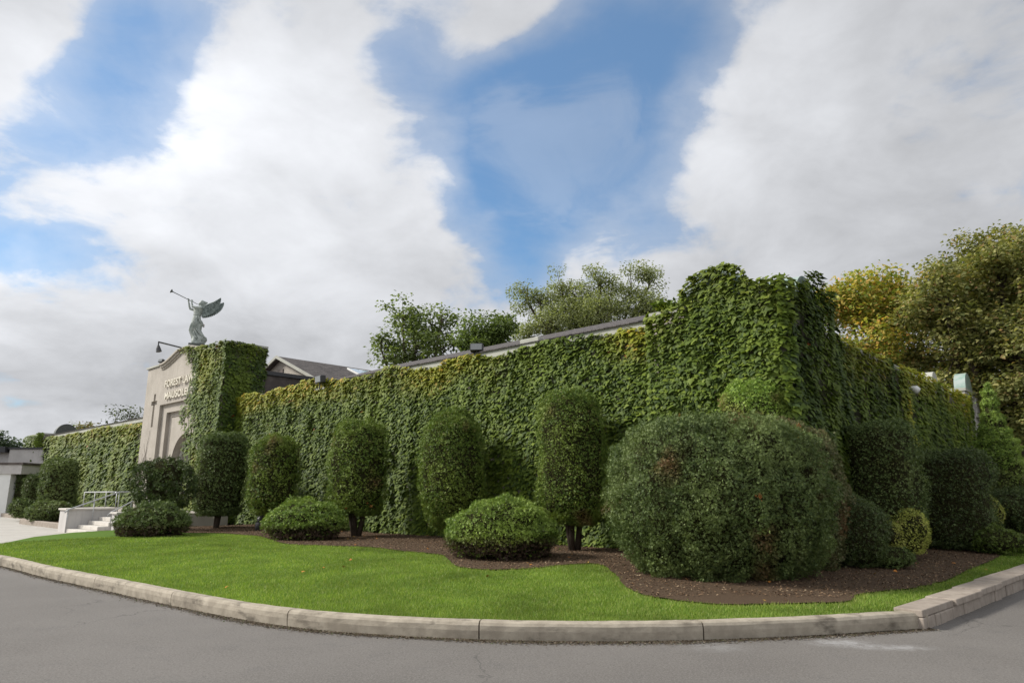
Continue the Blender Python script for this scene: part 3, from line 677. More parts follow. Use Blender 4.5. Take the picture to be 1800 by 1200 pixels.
t_ = empty('spotlight_arm', ap, 'thin dark arm reaching out from the gable top with a hanging spotlight', 'spotlight')
m = MB(); m.tube([ap, ae], .04, 6); m.build('arm', 'black_metal', t_)
m = MB(); m.tube([ae, ae-ZZ*.18], .03, 6); m.tube([ae-ZZ*.16, ae-ZZ*.30+np.array([.02, 0, 0]), ae-ZZ*.46+np.array([.06, 0, 0])], [.05, .10, .13], 10); m.build('spotlight_head', 'black_metal', t_)
# round lamp poking through the ivy of the right wall
lp = W(-11.45, 10.2, 4.85); t_ = empty('wall_lamp', lp, 'white round wall lamp poking out of the dark ivy on the side wall', 'lamp')
m = MB()
m.tube([lp+dU*.2, lp-dU*.12, lp-dU*.20-ZZ*.05, lp-dU*.30-ZZ*.12], [.05, .06, .13, .10], 10); m.build('lamp_shade', 'white_paint', t_, smooth=True)

# ------------------------------------------------------------------ angel statue
def angel():
    base = W(18.2, -.3, 8.76)
    t = empty('angel_statue', base, 'green bronze winged angel blowing a long trumpet on the gable top', 'statue')
    fd = norm(np.array([[-.97, -.25, 0]]))[0]; sd_ = np.array([fd[1], -fd[0], 0])      # forward, and the side away from the camera
    S = .00292
    def Q(cx, cy, y=0.0): return base+fd*((610-cx)*S)+ZZ*((1050-cy)*S+.22)+sd_*y
    # robe and torso by sections: (cy, xleft, xright, halfdepth, fold)
    sec = [(1050, 520, 728, .27, .05), (1010, 520, 740, .27, .06), (965, 524, 768, .26, .07), (940, 520, 760, .25, .07), (900, 505, 718, .23, .06), (850, 480, 682, .22, .06), (800, 456, 655, .21, .055), (750, 460, 660, .21, .05), (700, 470, 676, .21, .045), (660, 485, 650, .21, .04),
           (600, 498, 632, .19, .03), (550, 508, 628, .17, .02), (530, 512, 632, .165, .0), (500, 508, 645, .175, .012), (450, 502, 668, .20, .01), (415, 508, 676, .23, .005), (392, 530, 672, .21, 0), (375, 580, 662, .12, 0), (355, 592, 655, .085, 0), (340, 588, 660, .09, 0), (320, 573, 668, .115, 0), (300, 578, 668, .12, 0), (280, 590, 662, .115, 0), (262, 605, 650, .08, 0), (252, 620, 640, .03, 0)]
    bm = MB(); n = 36; V = []
    for (cy, xl, xr, hd, fo) in sec:
        c = (xl+xr)/2; h = (xr-xl)/2
        for k in range(n):
            a = 2*math.pi*k/n; f = 1+fo*1.6*math.sin(a*7+cy*.008)+fo*.9*math.sin(a*11-cy*.013)
            V.append(Q(c-h*math.cos(a)*f, cy+(12*math.sin(a*3) if fo > .04 and cy > 900 else 0), hd*math.sin(a)*f))
    F = [(i*n+k, i*n+(k+1) % n, (i+1)*n+(k+1) % n, (i+1)*n+k) for i in range(len(sec)-1) for k in range(n)]+[tuple(range(n))[::-1], tuple((len(sec)-1)*n+k for k in range(n))]
    bm.add(V, F)
    def limb(p, r): bm.tube([Q(*q) for q in p], r, 12)
    # arms: shoulder, elbow, wrist, palm ; near arm and far arm
    limb([(640, 405, -.16), (560, 402, -.19), (490, 392, -.16), (475, 350, -.11), (462, 300, -.05), (462, 275, -.03)], [.085, .075, .062, .052, .036, .045])
    limb([(600, 420, .16), (520, 428, .20), (432, 405, .16), (418, 360, .12), (408, 300, .06), (400, 262, .02)], [.085, .072, .060, .050, .036, .045])
    for (hx, hy, s) in ((462, 268, -1), (400, 252, 1)):     # fingers close over the trumpet
        for i in range(4):
            ox = (i-1.5)*9
            bm.tube([Q(hx+ox, hy+6+ox*.4, s*.035), Q(hx+ox-1, hy-12+ox*.4, s*.03), Q(hx+ox, hy-17+ox*.4, -s*.005), Q(hx+ox+1, hy-8+ox*.4, -s*.03)], [.013, .012, .011, .009-.001*i], 6)
        bm.tube([Q(hx+16, hy+14, s*.02), Q(hx+14, hy+2, -s*.02), Q(hx+8, hy-4, -s*.03)], [.014, .012, .010], 6)
    # nose, chin, bun of hair sweeping back, drapery end
    bm.tube([Q(585, 322, 0), Q(566, 330, 0)], [.03, .014], 8); bm.tube([Q(590, 345, 0), Q(577, 348, 0)], [.035, .02], 8)
    bm.tube([Q(650, 290, 0), Q(690, 298, 0), Q(722, 290, 0)], [.10, .07, .03], 10); bm.tube([Q(625, 280, 0), Q(637, 250, 0)], [.08, .04], 10)
    bm.tube([Q(650, 350, 0), Q(672, 330, .0), Q(690, 310, 0)], [.06, .06, .03], 8)
    for s in (-.09, .09): bm.tube([Q(635, 325, s), Q(640, 318, s*1.2)], [.02, .015], 6)
    bm.tube([Q(625, 640, 0), Q(660, 690, .02), Q(690, 720, 0), (Q(705, 735, 0))], [.11, .09, .05, .02], 10)
    fg = bm.build('figure', 'verdigris', t)
    r = fg.modifiers.new('unite', 'REMESH'); r.mode = 'VOXEL'; r.voxel_size = .014; r.use_smooth_shade = True
    # sash folds: diagonal ridges on the skirt
    m = MB()
    for k, (p0, p1, p2) in enumerate([((545, 740), (640, 850), (760, 960)), ((540, 780), (620, 900), (720, 1000)), ((545, 830), (590, 930), (650, 1010)), ((535, 560), (525, 700), (540, 840)), ((575, 560), (580, 700), (570, 800)), ((605, 560), (640, 650), (665, 700))]):
        m.tube([Q(*p0, -.19), Q(*p1, -.235), Q(*p2, -.24)], [.02, .035, .015], 6)
    m.tube([Q(c, 530, .175*s) for c, s in [(512, 0)]]+[Q(570-62*math.cos(a), 530, -.172*math.sin(a)) for a in np.linspace(.1, 6.2, 20)], .014, 6)
    m.build('drapery_fold', 'verdigris', t, smooth=True)
    m = MB(); m.tube([Q(695, 690, .0), Q(690, 745, .02)], [.035, .012], 6); m.build('sash_end', 'orange_cloth', t)
    # wings: coverts along the arm bone, primaries fanning to the trailing edge
    def wing(y0, y1, sc=1.0, dx=0):
        m = MB(); nF = 15
        bone = [(665, 405), (700, 365), (760, 335), (840, 300), (900, 262), (955, 222)]
        edge = [(640, 572), (690, 566), (740, 548), (790, 525), (835, 495), (872, 462), (905, 425), (930, 385), (948, 340), (960, 290), (962, 235)]
        bi = lambda L, s: (np.interp(s*(len(L)-1), range(len(L)), [p[0] for p in L]), np.interp(s*(len(L)-1), range(len(L)), [p[1] for p in L]))
        for layer, (ta, tb, yo, nf) in enumerate(((.0, 1.0, .0, 16), (.0, .62, -.018, 15), (.0, .34, -.034, 14))):
            for i in range(nf):
                s = (i+.5)/nf; a = bi(bone, s); b = bi(edge, s); s2 = min(1, s+.55/nf); b2 = bi(edge, max(0, s-.55/nf)); b3 = bi(edge, s2)
                yy = y0+(y1-y0)*s
                def pt(c, tt, y): return Q(a[0]+(c[0]-a[0])*tt+dx, a[1]+(c[1]-a[1])*tt, y)
                a1 = bi(bone, max(0, s-.55/nf)); a2 = bi(bone, s2); g = .004*(-1)**i
                q = [Q(a1[0]+dx, a1[1], yy+yo+g), Q(a2[0]+dx, a2[1], yy+yo+g), pt(b3, tb*.9, yy+yo+g), pt(b, tb, yy+yo+.006+g), pt(b2, tb*.9, yy+yo+.012+g)]
                q2 = [p+sd_*.014 for p in q]
                m.add(q+q2, [(0, 1, 2, 3, 4), (9, 8, 7, 6, 5)]+[(k, (k+1) % 5, 5+(k+1) % 5, 5+k) for k in range(5)])
                m.tube([pt(b, .05, yy+yo-.012), pt(b, tb*.95, yy+yo-.004)], [.008, .003], 4)
        m.tube([Q(p[0]+dx, p[1], y0+(y1-y0)*k/5) for k, p in enumerate(bone)], [.05, .055, .05, .04, .03, .012], 8)
        m.build('wing', 'wing_bronze', t)
    wing(-.10, -.42); wing(.10, .50, dx=6)
    # trumpet
    m = MB(); a, b = Q(560, 328, -.0), Q(112, 118, 0)
    d_ = b-a; m.tube([a, a+d_*.5, a+d_*.93, a+d_*.965, a+d_*.99, a+d_*1.01], [.014, .018, .022, .04, .075, .11], 12); m.build('trumpet', 'dark_bronze', t, smooth=True)
    m = MB(); fr = lambda a_, b_, c_: base+fd*a_+sd_*b_+ZZ*c_
    m.box(fr, -.40, .34, -.33, .33, 0, .22); m.build('plinth', 'dark_bronze', t, bevel=.015)
angel()

# ------------------------------------------------------------------ ivy
IC = {'dark': (.044, .074, .012), 'mid': (.090, .136, .017), 'lite': (.158, .212, .027), 'yel': (.26, .27, .025), 'gold': (.42, .28, .035), 'bluish': (.050, .078, .026), 'red': (.30, .09, .03)}
def ivy_patch(p0, ax, L, zlo, zhi, out, dens, size, yellow=.0, thick=.22, mask=None, simple=False, cool=False, seed=1, warm=0.0, gap=0):
    """leaves over the rectangle p0 + s*ax, z in zlo..zhi(s); out is the wall normal"""
    ax = np.array(ax, float); out = np.array(out, float)
    zmax = zhi if not callable(zhi) else float(np.max(zhi(np.linspace(0, L, 60))))
    n = int(L*(zmax-zlo)*dens); s = rng.random(n)*L; z = zlo+rng.random(n)*(zmax-zlo)
    zt = zhi(s) if callable(zhi) else np.full(n, zhi)
    A = np.column_stack([s, z, np.zeros(n)])
    keep = z < zt+.12*(fbm(A*[1, 0, 1], 2.2, seed+9)-.3)
    if mask is not None: keep &= mask(s, z, rng.random(n))
    s, z, zt, A = s[keep], z[keep], zt[keep], A[keep]; n = len(s)
    # hanging tresses: noise stretched vertically plus rounder swells
    b = .55*fbm(A*[1, .45, 1], 1.1, seed)+.45*fbm(A*[1, .6, 1], 3.0, seed+4)
    if gap:
        kp = b > gap; s, z, zt, A, b = s[kp], z[kp], zt[kp], A[kp], b[kp]; n = len(s)
    o = .03+thick*1.12*np.clip((b-.28)*2.1, 0, 1.25)*(.35+.65*rng.random(n)**.5)
    top = np.clip(1-(zt-z)/.55, 0, 1); o = o+.10*top*rng.random(n)
    pos = p0+ax*s[:, None]+ZZ*z[:, None]+out*o[:, None]
    th = R(38)+rng.normal(0, R(17), n)+top*R(15); ps = rng.normal(0, R(38), n)
    tip = -ZZ*np.cos(th)[:, None]+out*np.sin(th)[:, None]; N = ZZ*np.sin(th)[:, None]+out*np.cos(th)[:, None]; X = np.cross(tip, N)
    Y = -(tip*np.cos(ps)[:, None]+X*np.sin(ps)[:, None]); N = norm(N+rng.normal(0, .16, (n, 3))); Y = norm(Y-N*np.sum(Y*N, 1)[:, None]); X = np.cross(Y, N)
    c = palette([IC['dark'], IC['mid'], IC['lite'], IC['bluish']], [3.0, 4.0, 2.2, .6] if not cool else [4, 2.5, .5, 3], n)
    pn = fbm(A*[.8, .35, 1], 1.3, seed+20)
    lt = np.clip((pn-.50)*5, 0, 1)*.55*(.3+.7*np.clip((z-1.0)/4, 0, 1)); c = c*(1-lt[:, None])+np.array(IC['lite'])*lt[:, None]
    yw = np.clip(1-(zt-z)/(.55+.9*fbm(A*[1, 0, 1], .9, seed+31)), 0, 1)*yellow*np.clip((vnoise(A*[1, 0, 1], .55, seed+5)-.15)*2.6, 0, 1)+warm*np.clip((pn-.45)*4, 0, 1)
    yw = np.clip(yw*(.7+rng.random(n)), 0, 1); c = c*(1-yw[:, None])+np.where(rng.random((n, 1)) < .14, np.array([IC['gold']]), np.array([IC['yel']]))*yw[:, None]
    rd = rng.random(n) < .0008; c[rd] = IC['red']
    sz = size*np.clip(rng.normal(1, .22, n), .5, 1.6)
    tv, tf = (IVYS, IVYSF) if simple else (IVY, IVYF)
    return scatter(tv, tf, pos, X, Y, N, sz, c)
def stems(p0, ax, L, zlo, zhi, out, n, seed):
    m = MB(); rr = random.Random(seed)
    for i in range(n):
        s = rr.uniform(0, L); z = zlo; pts = []
        while z < zhi: pts.append(np.array(p0)+np.array(ax)*s+ZZ*z+np.array(out)*.03); s += rr.uniform(-.15, .15); z += .4; s = min(max(s, 0), L)
        if len(pts) > 2: m.tube(pts, [.018*(1-.7*k/len(pts)) for k in range(len(pts))], 4)
    return m
def ivy_obj(name, label, parts, stem=None, loc=None):
    t = empty(name, loc, label, 'ivy')
    V, F, C = join(parts); mk('foliage', V, F, 'ivy_leaf', t, col=C)
    if stem is not None: stem.build('stem', 'bark', t)
nF = -dV; nS = -dU
# main front wall between block and tower
top_f = lambda s: 5.63+.30*np.clip((fbm(np.column_stack([s, s*0, s*0]), .45, 40)-.42)*4, -.5, 1)+.08*np.clip(s-12, 0, 1)
ivy_obj('wall_ivy', 'green ivy with yellow top edge on the long wall between tower and corner', [
    ivy_patch(W(-8.6, 0), dU, 9.0, .3, top_f, nF, 430, .118, .9, .21, seed=1),
    ivy_patch(W(.4, 0), dU, 13.2, .3, lambda s: top_f(s+9.0), nF, 370, .125, 1.2, .21, seed=2)], stems(W(-8.6, 0), dU, 22, .25, 5, nF, 40, 1), W(2, 0, .2))
# corner block
bump = lambda c, r, h: (lambda s: h+np.where(np.abs(s-c) < r, 1.02*np.sqrt(np.clip(r*r-(s-c)**2, 0, None)), 0))
bf_ = lambda s: 5.80+np.where(np.abs(s-1.45) < .86, .70*np.sqrt(np.clip(1-((s-1.45)/.86)**2, 0, None)), 0); bf = lambda s: bf_(s)+.2*np.clip((1.0-s)*3, 0, 1)     # s from the sharp corner
cb = []
cb.append(ivy_patch(W(-11.7, -.4), dU, 3.15, .3, lambda s: bf(s)+.06-.25*np.clip((s-2.2)*1.0, 0, 1), nF, 560, .115, .12, .32, seed=3))
cb.append(ivy_patch(W(-8.58, 0), -dV, .4, .3, 5.85, dU, 300, .13, .3, .12, seed=5))
sf = bump(1.4, .45, 6.0)
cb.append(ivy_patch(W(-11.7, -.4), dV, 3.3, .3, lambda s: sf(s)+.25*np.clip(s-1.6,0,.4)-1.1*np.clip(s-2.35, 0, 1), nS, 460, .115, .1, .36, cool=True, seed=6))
# fringe over the top of the block
nn = 3200; s = rng.random(nn)*3.1; v = rng.random(nn)*2.5; pos = np.array([W(-11.7+a, -.4+b, 5.8+.30*c) for a, b, c in zip(s, v, rng.random(nn)**2)])
pos = pos[(v < .6) | (s < .6) | (rng.random(nn) < .5)]; nn = len(pos)
a = rng.uniform(0, 6.28, nn); Y = norm(np.column_stack([np.cos(a), np.sin(a), rng.uniform(-.2, 1.2, nn)])); N = norm(np.cross(Y, rng.normal(0, 1, (nn, 3)))); X = np.cross(Y, N)
cb.append(scatter(IVY, IVYF, pos, X, Y, N, rng.uniform(.09, .15, nn), palette([IC['mid'], IC['lite'], IC['dark'], IC['yel']], [3, 3, 2, .4], nn)))
# stray shoots reaching up
for (u, v, h) in ((-11.4, .3, .55), (-11.0, .9, .4), (-11.6, 1.9, .55), (-11.65, 2.2, .5), (-11.3, 2.0, .5), (-10.3, -.1, .15), (-9.2, -.3, .25), (-8.8, -.3, .3), (-11.62, 2.15, .5), (-11.1, -.3, .25)):
    k = 26; q = rng.random(k); pos = np.array([W(u, v, 5.8+h*t) for t in q])+rng.normal(0, .05, (k, 3)); a = rng.uniform(0, 6.28, k)
    if u == -10.3: pos[:, 2] += .55
    Y = norm(np.column_stack([np.cos(a), np.sin(a), rng.uniform(-.2, .6, k)])); N = norm(np.cross(Y, rng.normal(0, 1, (k, 3)))); X = np.cross(Y, N)
    cb.append(scatter(IVY, IVYF, pos, X, Y, N, rng.uniform(.07, .12, k), palette([IC['mid'], IC['lite']], [2, 2], k)))
# corner roll
cb.append(ivy_patch(W(-11.72, -.42)-norm(np.array([dU+dV]))[0]*.02-norm(np.array([dV-dU]))[0]*.15, norm(np.array([dV-dU]))[0], .3, .3, 6.0, -norm(np.array([dU+dV]))[0], 420, .13, .1, .28, seed=12, gap=.36))
ivy_obj('wall_ivy', 'tall mound of ivy smothering the square corner block and its copper caps', cb, stems(W(-11.7, -.4), dU, 3, .25, 5.6, nF, 12, 3), W(-11.7, -.4, .2))
# right wall
rt = lambda s: 5.42+.16*fbm(np.column_stack([s, s*0, s*0]), .8, 50)
ivy_obj('wall_ivy', 'dark shaded ivy with a few yellow streaks on the receding side wall', [
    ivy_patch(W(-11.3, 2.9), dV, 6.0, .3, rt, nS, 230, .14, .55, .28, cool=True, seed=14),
    ivy_patch(W(-11.42, 8.9), dV, 10.3, .3, lambda s: rt(s+6), nS, 190, .15, .9, .22, simple=True, seed=15, warm=.05),
    ivy_patch(W(-11.45, 8.75), dV, .9, 2.4, 5.3, nS, 160, .13, .0, .30, simple=True, seed=17, warm=.9),
    ivy_patch(W(-11.35, 3.3), dV, .55, 3.6, 5.0, nS, 200, .12, .0, .38, simple=True, seed=18, warm=1.0),
    ivy_patch(W(-11.49, 19.3), dV, .55, 2.6, 5.7, nS, 200, .13, .3, .12, simple=True, seed=19)], stems(W(-11.3, 2.9), dV, 16, .25, 5, nS, 20, 4), W(-11.4, 10, .2))
# entrance tower
vf = -.72
def tmask(s, z, r):     # s runs from u=13.5
    u = 13.5+s; A = np.column_stack([u, z, u*0])
    edge = np.interp(z, [.6, 3, 4.2, 5.5, 6.6, 7.4, 8.2, 8.8], [17.3, 17.0, 17.4, 17.5, 17.4, 17.1, 17.9, 18.5])+2.2*(fbm(A, 1.1, 60)-.5)
    e2 = (edge-u)/.9; return (r < np.clip(e2*.9+.1, 0, 1)) & (u < 18.9)
tt = lambda s: np.interp(13.5+s, [13.5, 15.3, 16.4, 17.4, 18.5, 19.2], [8.46, 8.46, 8.52, 8.62, 8.72, 8.6])
ivy_obj('wall_ivy', 'thick ivy covering the right half and side of the gabled entrance tower', [
    ivy_patch(W(13.5, vf), dU, 5.6, .2, tt, nF, 330, .135, .1, .24, mask=tmask, simple=True, seed=21, warm=.35),
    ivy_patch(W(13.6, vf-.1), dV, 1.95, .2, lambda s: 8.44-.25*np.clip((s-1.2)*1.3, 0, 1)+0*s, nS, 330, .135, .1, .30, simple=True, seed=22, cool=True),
    ivy_patch(W(13.45, 1.1), dU, 1.0, 6.8, 8.2, nF*-.2+np.array([0, 0, .8]), 200, .13, 0, .2, simple=True, seed=23)], stems(W(13.6, vf), dU, 4, .6, 7, nF, 14, 5), W(14, -.8, .6))
# left wing
lt_ = lambda s: 5.50+.2*np.clip((fbm(np.column_stack([s, s*0, s*0]), .3, 70)-.4)*3, -.4, 1)
def lmask(s, z, r): return (r < np.clip((s-.4)/1.8, 0, 1)+np.clip((z-5.0)*1.5, 0, 1)*.8)
ivy_obj('wall_ivy', 'bright green ivy on the left wing wall beyond the entrance tower', [
    ivy_patch(W(24.4, 0), dU, 20.8, .3, lt_, nF, 120, .22, .5, .30, simple=True, seed=31, mask=lmask, warm=.12),
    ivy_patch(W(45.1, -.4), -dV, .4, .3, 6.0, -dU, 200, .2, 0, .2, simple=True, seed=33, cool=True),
    ivy_patch(W(45.2, -.4), dU, 4.1, .3, 5.9, nF, 110, .22, .0, .30, simple=True, seed=34, warm=.25)], stems(W(24.4, 0), dU, 5, .3, 5, nF, 8, 6), W(34, -.1, .2))
# bare climbing stems on the tower left edge
m = MB(); rr = random.Random(3)
for i in range(16):
    u = rr.uniform(22.4, 24.2); z = rr.uniform(1.5, 3.2); pts = [W(u, vf-.03 if u < 23.35 else -.06, z)]
    for k in range(6): u += rr.uniform(-.28, .22); z += rr.uniform(.15, .45); pts.append(W(u, vf-.03 if u < 23.35 else -.06, z))
    m.tube(pts, [.02-.0025*k for k in range(7)], 4)
t_ = empty('climbing_vine', W(23, -.8, .9), 'bare brown climbing vine branches at the left edge of the tower', 'vine'); m.build('stem', 'bark', t_)

# ------------------------------------------------------------------ clipped shrubs
NC = {'yew': [(.042, .066, .018), (.072, .102, .030), (.125, .160, .052), (.058, .080, .034)], 'cedar': [(.046, .080, .014), (.082, .126, .020), (.145, .190, .034), (.13, .125, .04)],
      'gold': [(.13, .15, .030), (.20, .22, .045), (.30, .31, .075), (.24, .20, .07)], 'juniper': [(.064, .110, .018), (.115, .175, .028), (.195, .260, .050), (.10, .12, .045)],
      'dark': [(.028, .044, .015), (.048, .070, .022), (.080, .108, .034), (.05, .045, .026)], 'brown': [(.060, .072, .026), (.10, .092, .042), (.090, .110, .040), (.15, .10, .055)]}
def shape_pts(n, prof):
    """random points and normals on a revolved profile [(h,r)...] (unit size)"""
    h = np.array([p[0] for p in prof]); r = np.array([p[1] for p in prof]); sl = np.hypot(np.diff(h), np.diff(r)); ar = sl*(r[1:]+r[:-1])/2+1e-6
    k = rng.choice(len(ar), n, p=ar/ar.sum()); t = rng.random(n); H = h[k]+(h[k+1]-h[k])*t; RR = r[k]+(r[k+1]-r[k])*t; a = rng.uniform(0, 2*math.pi, n)
    dh = (h[k+1]-h[k])/sl[k]; dr = (r[k+1]-r[k])/sl[k]
    return H, RR, a, dh, -dr
PROF = {'column': [(0, .0), (.0, .55), (.06, .82), (.2, .97), (.5, 1.0), (.75, .97), (.88, .88), (.96, .66), (1.0, .35), (1.0, 0)],
        'egg': [(0, 0), (0, .35), (.08, .68), (.25, .93), (.5, 1.0), (.7, .96), (.85, .82), (.95, .55), (1, .25), (1, 0)],
        'ball': [(0, 0), (.01, .35), (.08, .62), (.22, .86), (.42, 1), (.62, .98), (.8, .83), (.92, .58), (.985, .28), (1, 0)],
        'fat': [(0, 0), (0, .66), (.07, .77), (.18, .88), (.35, .98), (.52, 1), (.70, .96), (.84, .85), (.93, .67), (.985, .40), (1, 0)],
        'pad': [(0, 0), (.0, .60), (.12, .84), (.30, .98), (.42, 1), (.6, .92), (.78, .74), (.92, .46), (1, .12), (1, 0)],
        'block': [(0, 0), (0, .8), (.05, .93), (.3, 1), (.8, 1), (.93, .95), (.98, .85), (1, .7), (1, 0)],
        'cone': [(0, 0), (0, .85), (.1, 1), (.3, .98), (.5, .85), (.7, .5), (.85, .3), (1, .04)]}
def shrub(name, label, cat, c, rx, ry, z0, z1, kind, pal, dens=800, size=.07, trunks=1, group=None, lump=.06, brown=.0, square=0, flip=1, tone=1.4, up=.5, hole=0.0, rot=0, seed=None, tuft=.15, layer=False):
    """c: centre (x,y); foliage between heights z0 and z1; stems reach the ground"""
    global _sd; _sd += 1; sd_ = _sd
    gz = float(zg(c[0], c[1])[0]) if c[1] < 35 and c[0] > -20 else .2
    t = empty(name, (c[0], c[1], gz), label, cat, group)
    prof = PROF[kind]; Hh = z1-z0; area = math.pi*(rx+ry)*(Hh+.5*(rx+ry)*.6)
    dens *= 1.9; size *= .76
    n = int(area*dens); H, RR, a, nh, nr = shape_pts(n, prof)
    ca, sa = np.cos(a), np.sin(a)
    if square:        # superellipse plan
        k = (np.abs(ca)**(2+square)+np.abs(sa)**(2+square))**(-1/(2+square)); 
    else: k = np.ones(n)
    U = np.column_stack([ca*RR*k*rx, sa*RR*k*ry, H*Hh]); N = norm(np.column_stack([ca*nh/rx, sa*nh/ry, nr/max(Hh*.5, .1)]))
    def place(U): 
        if rot: cr, sr = math.cos(R(rot)), math.sin(R(rot)); U = np.column_stack([U[:, 0]*cr-U[:, 1]*sr, U[:, 0]*sr+U[:, 1]*cr, U[:, 2]])
        return U
    U = place(U); N = place(N)
    q = fbm(U, 1.0/max(rx, .4)*1.6, sd_)*.6+fbm(U, 3.2, sd_+7)*.4
    disp = (q-.5)*lump*4.2*(rx+ry)+(fbm(U*np.array([1, 1, 3.4 if layer else 1]), 2.6 if layer else 4.2, sd_+3, 2)-.5)*tuft*1.7
    keep = np.ones(n, bool)
    if hole:
        hq = fbm(U, 2.6, sd_+13); keep = (hq < 1-hole) | (rng.random(n) < .10)
    else: keep = (fbm(U, 2.1, sd_+13) < .74+.06*rng.random(n))
    dep = rng.random(n)**1.6*.18*min(1, rx)
    pos = U+N*(disp-dep)[:, None]; pos[:, 2] = np.maximum(pos[:, 2], .02)
    pos = pos+np.array([c[0], c[1], z0]); pos, N, U, q = pos[keep], N[keep], U[keep], q[keep]; n = len(pos)
    Y = norm(N*.35+np.array([0, 0, up*.6])+rng.normal(0, .6, (n, 3))); X = norm(np.cross(Y, N*1.3+rng.normal(0, .6, (n, 3)))); NN = np.cross(X, Y)
    pos = pos+N*((rng.random(n) < .012)*rng.random(n)*.16)[:, None]
    p = NC[pal]; col = palette(p, [3, 4, 2, .8], n)
    cl = fbm(U, 1.5, sd_+21); k = np.clip((cl-.5)*5, 0, 1)[:, None]*.6; col = col*(1-k)+np.array(p[2])*k
    if brown:
        bq = np.clip((fbm(U, 1.3, sd_+33)-(.72-.25*brown))*6, 0, 1)*np.clip(.4+rng.random(n), 0, 1); col = col*(1-bq[:, None])+np.array((.13, .075, .035))*bq[:, None]
        org = fbm(U, 4.5, sd_+41) > .86-.02*brown; col[org] = (.30, .12, .035)
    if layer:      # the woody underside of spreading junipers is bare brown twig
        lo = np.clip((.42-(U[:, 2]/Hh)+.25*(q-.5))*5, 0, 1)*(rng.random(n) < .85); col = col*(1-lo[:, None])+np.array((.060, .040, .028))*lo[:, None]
    col = col*tone
    V, F, C = scatter(SPRAY, SPRAYF, pos, X, Y, NN, size*np.clip(rng.normal(1, .25, n), .5, 1.7), col)
    mk('foliage', V, F, 'needle', t, col=C)
    # dense inner twigs
    na, nb = 28, 18; hs = np.linspace(0.02, .98, nb); rs = np.interp(hs, [p_[0] for p_ in prof], [p_[1] for p_ in prof]); G = []
    for h, r in zip(hs, rs):
        aa = np.linspace(0, 2*math.pi, na, endpoint=False); kk = (np.abs(np.cos(aa))**(2+square)+np.abs(np.sin(aa))**(2+square))**(-1/(2+square)) if square else 1
        sh = .86 if not hole else .55
        G.append(np.column_stack([np.cos(aa)*r*kk*rx*sh, np.sin(aa)*r*kk*ry*sh, np.full(na, (.05+.89*h)*Hh)]))
    G = place(np.concatenate(G)); qq = fbm(G, 1.0/max(rx, .4)*1.6, sd_)*.6+fbm(G, 3.2, sd_+7)*.4; Nn = norm(G-np.array([0, 0, Hh/2])); G = G+Nn*((qq-.5)*lump*4.2*(rx+ry))[:, None]
    F = [(i*na+k, i*na+(k+1) % na, (i+1)*na+(k+1) % na, (i+1)*na+k) for i in range(nb-1) for k in range(na)]+[tuple(range(na))[::-1], tuple((nb-1)*na+k for k in range(na))]
    mk('twigs', G+np.array([c[0], c[1], z0]), F, 'twig_mass', t, smooth=True)
    if trunks:
        m = MB(); rr = random.Random(sd_)
        for i in range(trunks):
            dx = (i-(trunks-1)/2)*.14*min(1, rx); b = np.array([c[0]+dx*.5+rr.uniform(-.05, .05), c[1]+rr.uniform(-.08, .08), gz-.05]); e = np.array([c[0]+dx*4*min(1, rx), c[1]+rr.uniform(-.2, .2), z0+Hh*.35])
            m.tube([b, b*.6+e*.4+np.array([rr.uniform(-.05, .05), 0, 0]), e], [.10*min(1.2, rx), .075*min(1.2, rx), .04], 8)
            for k in range(3):
                f = b*.5+e*.5; g2 = f+np.array([rr.uniform(-.6, .6)*rx, rr.uniform(-.6, .6)*rx, rr.uniform(.2, .6)]); m.tube([f, (f+g2)/2+ZZ*.05, g2], [.04, .028, .012], 6)
        m.build('trunk', 'bark', t, smooth=True)
    return t
_sd = 100
def sh(name, label, cat, L, Rr, Tp, Bt, Y, kind, pal, depth=1.0, **k):
    """extent taken from the photograph at a true distance Y"""
    cxp = (L+Rr)/2; a = at(L, (Tp+Bt)/2, Y); b = at(Rr, (Tp+Bt)/2, Y); rx = (b[0]-a[0])/2*.97; top = at(cxp, Tp, Y)[2]; bot = at(cxp, Bt, Y)[2]
    gz = .26; bot = max(bot, gz-.02)
    return shrub(name, label, cat, ((a[0]+b[0])/2, Y), rx, rx*depth, bot, top, kind, pal, **k)
GC = 'clipped columns in front of the long wall'
sh('clipped_cedar', 'flat topped dark clipped column right beside the ivy covered tower', 'shrub', 346, 432, 764, 905, 26.6, 'block', 'yew', group=GC, trunks=2, dens=420, size=.10)
sh('clipped_cedar', 'narrow clipped column with one brown scar, between the dark column and the first low juniper', 'shrub', 437, 526, 768, 905, 25.0, 'column', 'cedar', group=GC, trunks=2, dens=420, size=.10, brown=.15)
sh('clipped_cedar', 'clipped column on two leaning bare trunks behind the left low juniper', 'shrub', 577, 683, 740, 905, 21.7, 'column', 'cedar', group=GC, trunks=3, dens=560, size=.085, brown=.1)
sh('clipped_cedar', 'clipped column with a dark hollow and brown patches on its left flank', 'shrub', 735, 857, 723, 930, 19.3, 'egg', 'cedar', group=GC, trunks=2, dens=700, size=.075, brown=.3)
sh('clipped_cedar', 'tallest clipped column on slim trunks, left of the giant round yew', 'shrub', 942, 1067, 690, 922, 16.6, 'column', 'cedar', group=GC, trunks=3, dens=850, size=.065, brown=.2)
sh('clipped_cedar', 'bright round topped column peeping over the giant yew at the corner', 'shrub', 1260, 1398, 671, 960, 14.2, 'column', 'juniper', trunks=1, dens=900, size=.07, brown=.4, group=GC, tone=1.9)
sh('low_juniper', 'low spreading dark juniper right of the entrance steps', 'shrub', 203, 335, 883, 945, 22.3, 'pad', 'yew', depth=.8, trunks=0, dens=520, size=.10, lump=.05, up=.9, layer=True, tuft=.20)
